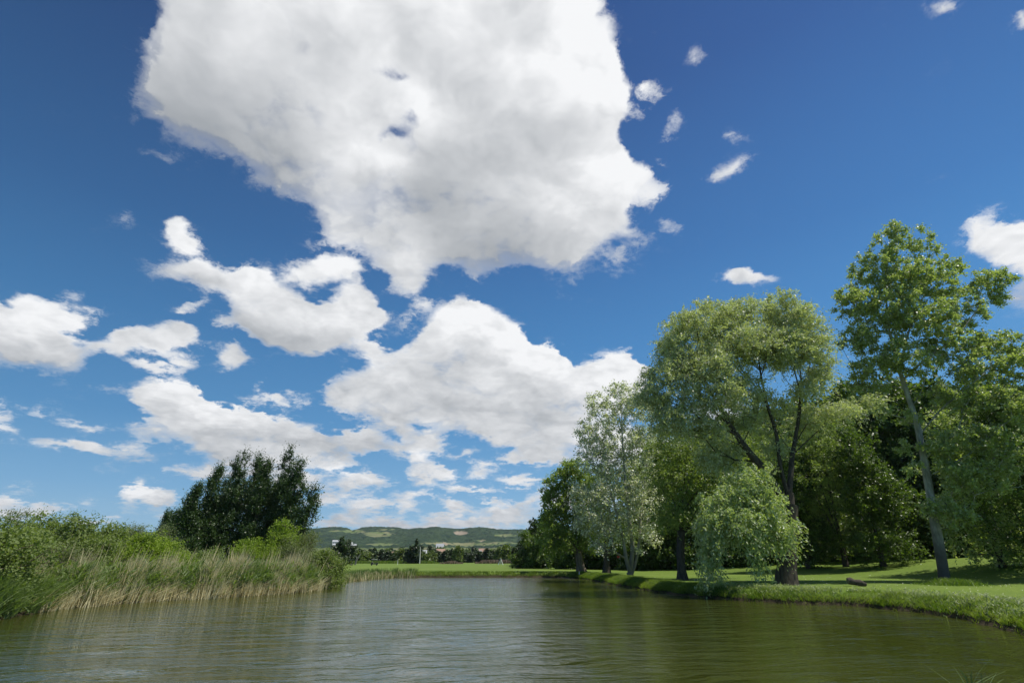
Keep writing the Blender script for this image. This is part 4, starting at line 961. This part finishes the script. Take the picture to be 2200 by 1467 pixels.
# weeds and tall grass in front of the wood at the right border, and a thicket edge
q = np.random.default_rng(575); n = 9000; px0 = q.uniform(0, 1, n)
A_, B_ = at(1760, 73), at(2260, 55.5); xy = A_[None]*(1-px0[:, None])+B_[None]*px0[:, None]; xy[:, 1] += q.normal(size=n)*.9+.3
v, f, m = blades(n, np.c_[xy[:, :2], height(xy[:, 0], xy[:, 1])-.03], .75*q.uniform(.3, 1.2, n)*(.35+.65*px0), np.full(n, .05), q.normal(size=(n, 2))*.25, q, .5)
tag(link('wood_edge_grass', mesh_np('wood_edge_grass', v, f, MAT['grass_blade'], {'tint': np.repeat(q.uniform(0, 1, n), m)})), 'tall rough grass and weeds along the edge of the wood on the right', 'grass', kind='stuff')

# ----------------------------------------------------------------- village houses
wall_w = plain_mat('white_render', (.62, .61, .58), .8); wall_c = plain_mat('cream_render', (.62, .50, .38), .8)
roof_r = plain_mat('red_roof_tile', (.33, .21, .15), .8, var=.25); roof_g = plain_mat('grey_roof', (.45, .46, .47), .7)
win_m = plain_mat('window_glass', (.06, .07, .08), .15, .6); pole_m = plain_mat('pale_concrete', (.62, .60, .55), .8)
def house(px, Y, w, h, rz, wall, roof, label, py=None, deep=None):
    b = at(px, Y) if py is None else P(px, py, Y); d = deep or w*.7
    r = thing('house', b, label, 'house', 'houses of the far village'); r.rotation_euler = (0, 0, rz)
    MB().box((0, 0, h*.5-1), (w, d, h+2)).build('wall', wall, r)
    rh = h*.55; o = .4
    v = np.array([(-w/2-o, -d/2-o, h), (w/2+o, -d/2-o, h), (w/2+o, d/2+o, h), (-w/2-o, d/2+o, h), (-w/2-o, 0, h+rh), (w/2+o, 0, h+rh)])
    link('roof', mesh_np('roof', v, [(0, 1, 5, 4), (2, 3, 4, 5), (0, 3, 2, 1), (3, 0, 4, 4), (1, 2, 5, 5)], roof), r)
    for k in (-1, 0, 1):
        MB().box((k*w*.3, -d/2-.03, h*.55), (w*.13, .08, h*.3)).build('window', win_m, r)
house(722, 1750, 22, 8, .2, wall_w, roof_g, 'upper white house on the hill foot, left of the dark tree', 1169)
house(725, 1650, 26, 7, .1, wall_w, roof_g, 'long white house directly below the upper left one', 1176)
house(750, 1750, 18, 7, -.2, wall_w, roof_g, 'upper white house right of the second dark tree', 1171)
house(755, 1650, 26, 8, .1, wall_w, roof_g, 'wider white house right of the second dark tree', 1178)
house(822, 620, 8, 5, .3, wall_w, roof_r, 'leftmost of the small houses with red roofs above the tree line')
house(829, 640, 8, 5.6, -.3, wall_w, roof_r, 'small white gabled house second in the row above the tree line')
house(840, 600, 9, 5.6, .1, wall_c, roof_r, 'small house with orange tiled roof in the middle of the row')
house(849, 640, 8, 5.6, .4, wall_w, roof_r, 'last small house of the row, near the pale green tree')
house(937, 520, 15, 6.5, .3, wall_c, roof_r, 'large salmon coloured house with red roof right of the white pole')
house(944, 560, 7, 10.0, .1, wall_w, roof_g, 'tall white house just behind the salmon coloured one')
house(905, 420, 7, 5.0, .1, wall_w, roof_g, 'white cottage half hidden right of the tall evergreen')
house(1018, 560, 14, 6, -.1, wall_w, roof_g, 'long low white building above the dark bushes')
house(1058, 600, 8, 6.5, .1, wall_w, roof_g, 'small white house left of the far pale willow')
house(1040, 640, 12, 8, .2, wall_w, roof_r, 'house with pale reddish roof behind the dark bushes')

# ----------------------------------------------------------------- small things on the course
white_m = plain_mat('white_paint', (.82, .81, .76), .5, var=.05); red_m = plain_mat('red_paint', (.55, .06, .05), .5); dark_m = plain_mat('black_plastic', (.03, .03, .035), .5)
b = foot(1075.5, 1213)
r = thing('a_frame_stand', b, 'white A shaped wooden stand on the far lawn, left of the wood', 'stand'); s = mpp(1075, 1208, b[1])
for sx, nm in ((-1, 0), (1, 0)):
    MB().tube([(sx*5.2*s, 0, 0), (sx*.2*s, 0, 12.2*s)], .11, 6).build('leg', white_m, r)
MB().tube([(0, 5*s, 0), (0, .3*s, 12.2*s)], .1, 6).build('leg', white_m, r)
MB().box((0, 0, 12.6*s), (.34, .34, .3)).build('cap', white_m, r)
MB().box((-1.9*s, -.1, 10.5*s), (.38, .3, .75), tilt=.4).build('bag', dark_m, r)
b = foot(1132, 1211); r = thing('tee_marker', b, 'small post with white ball top in front of the dark wood', 'marker')
MB().tube([(0, 0, 0), (0, 0, .75)], .03, 6).build('post', dark_m, r)
bm_ = [(0, 0, .62), (0, 0, .68), (0, 0, .78), (0, 0, .88), (0, 0, .94)]
MB().tube(bm_, np.array([.06, .15, .19, .15, .05]), 10).build('ball', white_m, r, True)
b = foot(1244.5, 1232.5); r = thing('hazard_stake', b, 'short red and white stake in front of the brown trunk', 'stake'); s = mpp(1244, 1232, b[1])
MB().tube([(0, 0, -.05), (0, 0, 5.5*s)], .055, 8).build('post', white_m, r)
MB().tube([(0, 0, 5.5*s), (0, 0, 7.5*s)], .058, 8).build('red_top', red_m, r)
b = at(1332, 92); r = thing('flagstick', b, 'thin flagstick with small red flag seen between the trunks', 'flag'); s = mpp(1332, 1208, 92)
MB().tube([(0, 0, 0), (0, 0, 2.2)], .02, 6).build('pole', white_m, r)
MB().box((-.22, 0, 1.98), (.42, .012, .32)).build('flag', red_m, r)
b = at(902, 232); r = thing('lamp_pole', b, 'tall pale pole right of the dark pointed evergreen', 'pole')
hp = hpx(901, 1174, b)
MB().tube([(0, 0, 0), (0, 0, hp*.5), (-.1, 0, hp)], np.array([.2, .16, .1]), 8).build('shaft', pole_m, r)
MB().box((-.3, 0, hp), (.7, .25, .12)).build('lamp_head', pole_m, r)
b = at(855, 195); r = thing('course_post', b, 'short pale post on the far lawn', 'post')
MB().tube([(0, 0, 0), (0, 0, 1.5)], .07, 6).build('post', white_m, r); MB().box((0, 0, 1.55), (.2, .2, .14)).build('cap', white_m, r)
for px, top, ln, lab in ((746, 1194, .25, 'pale curved bare trunk left of the other one in the far tree line'), (766, 1189, .5, 'pale slanting bare trunk in front of the far pale green tree')):
    b = at(px-2, 190); h = hpx(px, top, b); r = thing('bare_trunk', b, lab, 'dead tree')
    MB().tube([(0, 0, 0), (ln*h*.2, 0, h*.45), (ln*h*.9, 0, h)], np.array([.28, .3, .08]), 8).build('trunk', MAT['bark_silver'], r, True)
    MB().tube([(ln*h*.2, 0, h*.45), (ln*h*.1, .2, h*.8)], np.array([.12, .04]), 6).build('branch', MAT['bark_silver'], r, True)
# golf cart
b = foot(805, 1207); b = at(805, 170); r = thing('golf_cart', b, 'dark golf cart with pale roof parked on the far lawn', 'golf cart'); r.rotation_euler = (0, 0, .25); r.scale = (.9,)*3
MB().box((0, 0, .48), (2.3, 1.1, .3)).box((1.0, 0, .72), (.35, 1.05, .34)).box((-.75, 0, .78), (.7, 1.05, .35)).build('body', dark_m, r)
MB().box((0, 0, 1.83), (1.8, 1.15, .09)).build('roof', white_m, r)
for sx in (-.8, .75):
    for sy in (-.5, .5): MB().tube([(sx, sy, .6), (sx*.95, sy, 1.8)], .035, 6).build('roof_post', dark_m, r)
MB().box((-.35, 0, .8), (.5, 1.0, .14)).box((-.6, 0, 1.05), (.14, 1.0, .45)).build('seat', plain_mat('beige_vinyl', (.45, .4, .3), .6), r)
for sx in (-.8, .8):
    for sy in (-.55, .55): MB().tube([(sx, sy-.09, .24), (sx, sy+.09, .24)], .24, 14).build('wheel', dark_m, r)
# short log lying on the bank
b = foot(1841, 1259); r = thing('log', b, 'short dark log lying in the bank grass right of the big willow', 'log')
r.rotation_euler = (0, 0, -.15); r.scale = (.8, .8, .8)
MB().tube([(-.62, 0, .40), (-.42, 0, .41), (-.1, .04, .30), (.3, -.02, .27), (.72, .06, .12)], np.array([.24, .29, .22, .25, .16]), 12).build('bark', MAT['bark_dark'], r, True)
MB().tube([(-.66, 0, .405), (-.61, 0, .40)], np.array([.17, .22]), 12).build('cut_end', MAT['bark_silver'], r)
# reed plant in the near right corner
px, py = 2118, 1436; Yq = 7.2; tp_ = P(px, py, Yq); base = np.array([tp_[0]-.35, Yq, -.15])
r = thing('reed_plant', base, 'dark green reed plant rising from the water in the near right corner', 'plant')
rng = np.random.default_rng(600); H = tp_[2]-base[2]
m_ = MB()
for q in range(5):
    a = rng.normal(size=2)*.05; l = rng.normal(size=2)*.04+[.12, 0]
    m_.tube([(a[0], a[1], 0), (a[0]+l[0]*.5, a[1]+l[1]*.5, H*.5), (a[0]+l[0]*1.3, a[1]+l[1], H*rng.uniform(.8, 1.0))], np.array([.008, .006, .003]), 5)
m_.build('stems', MAT['reed_green'], r)
n = 46; pos = np.c_[rng.normal(size=n)*.06+.08, rng.normal(size=n)*.06, rng.uniform(.3, .9, n)*H]
v, f, m = blades(n, pos, rng.uniform(.15, .34, n), np.full(n, .022), np.c_[rng.normal(size=n)*.7+.8, rng.normal(size=n)*.5], rng, .6, 4)
link('leaves', mesh_np('leaves', v, f, MAT['reed_green'], {'tint': np.repeat(rng.uniform(0, .6, n), m)}), r)
# grass tuft around the poplar's foot, leaves floating on the pond
rng = np.random.default_rng(610); n = 2200; c0 = foot(2048, 1256)
xy = c0[:2]+rng.normal(size=(n, 2))*[1.1, .7]
v, f, m = blades(n, np.c_[xy, height(xy[:, 0], xy[:, 1])], .5*rng.uniform(.4, 1.1, n)*np.exp(-((xy[:, 0]-c0[0])**2)/3), np.full(n, .03), rng.normal(size=(n, 2))*.3, rng, .5)
tag(link('grass_tuft', mesh_np('grass_tuft', v, f, MAT['grass_blade'], {'tint': np.repeat(rng.uniform(0, .7, n), m)})), 'uncut grass around the foot of the tall poplar', 'grass', kind='stuff')

# ----------------------------------------------------------------- air
hv, t = new_mat('haze')
pv = N(t, 'ShaderNodeVolumePrincipled', ins={'Color': (.78, .87, 1, 1), 'Density': 4.5e-5, 'Anisotropy': .2})
o_ = t.nodes.new('ShaderNodeOutputMaterial'); t.links.new(pv.outputs[0], o_.inputs['Volume'])
hb = MB().box((0, 2300, 150), (9000, 5400, 310)).build('haze', hv); tag(hb, 'thin pale summer haze that softens the far hills', 'haze', kind='stuff')
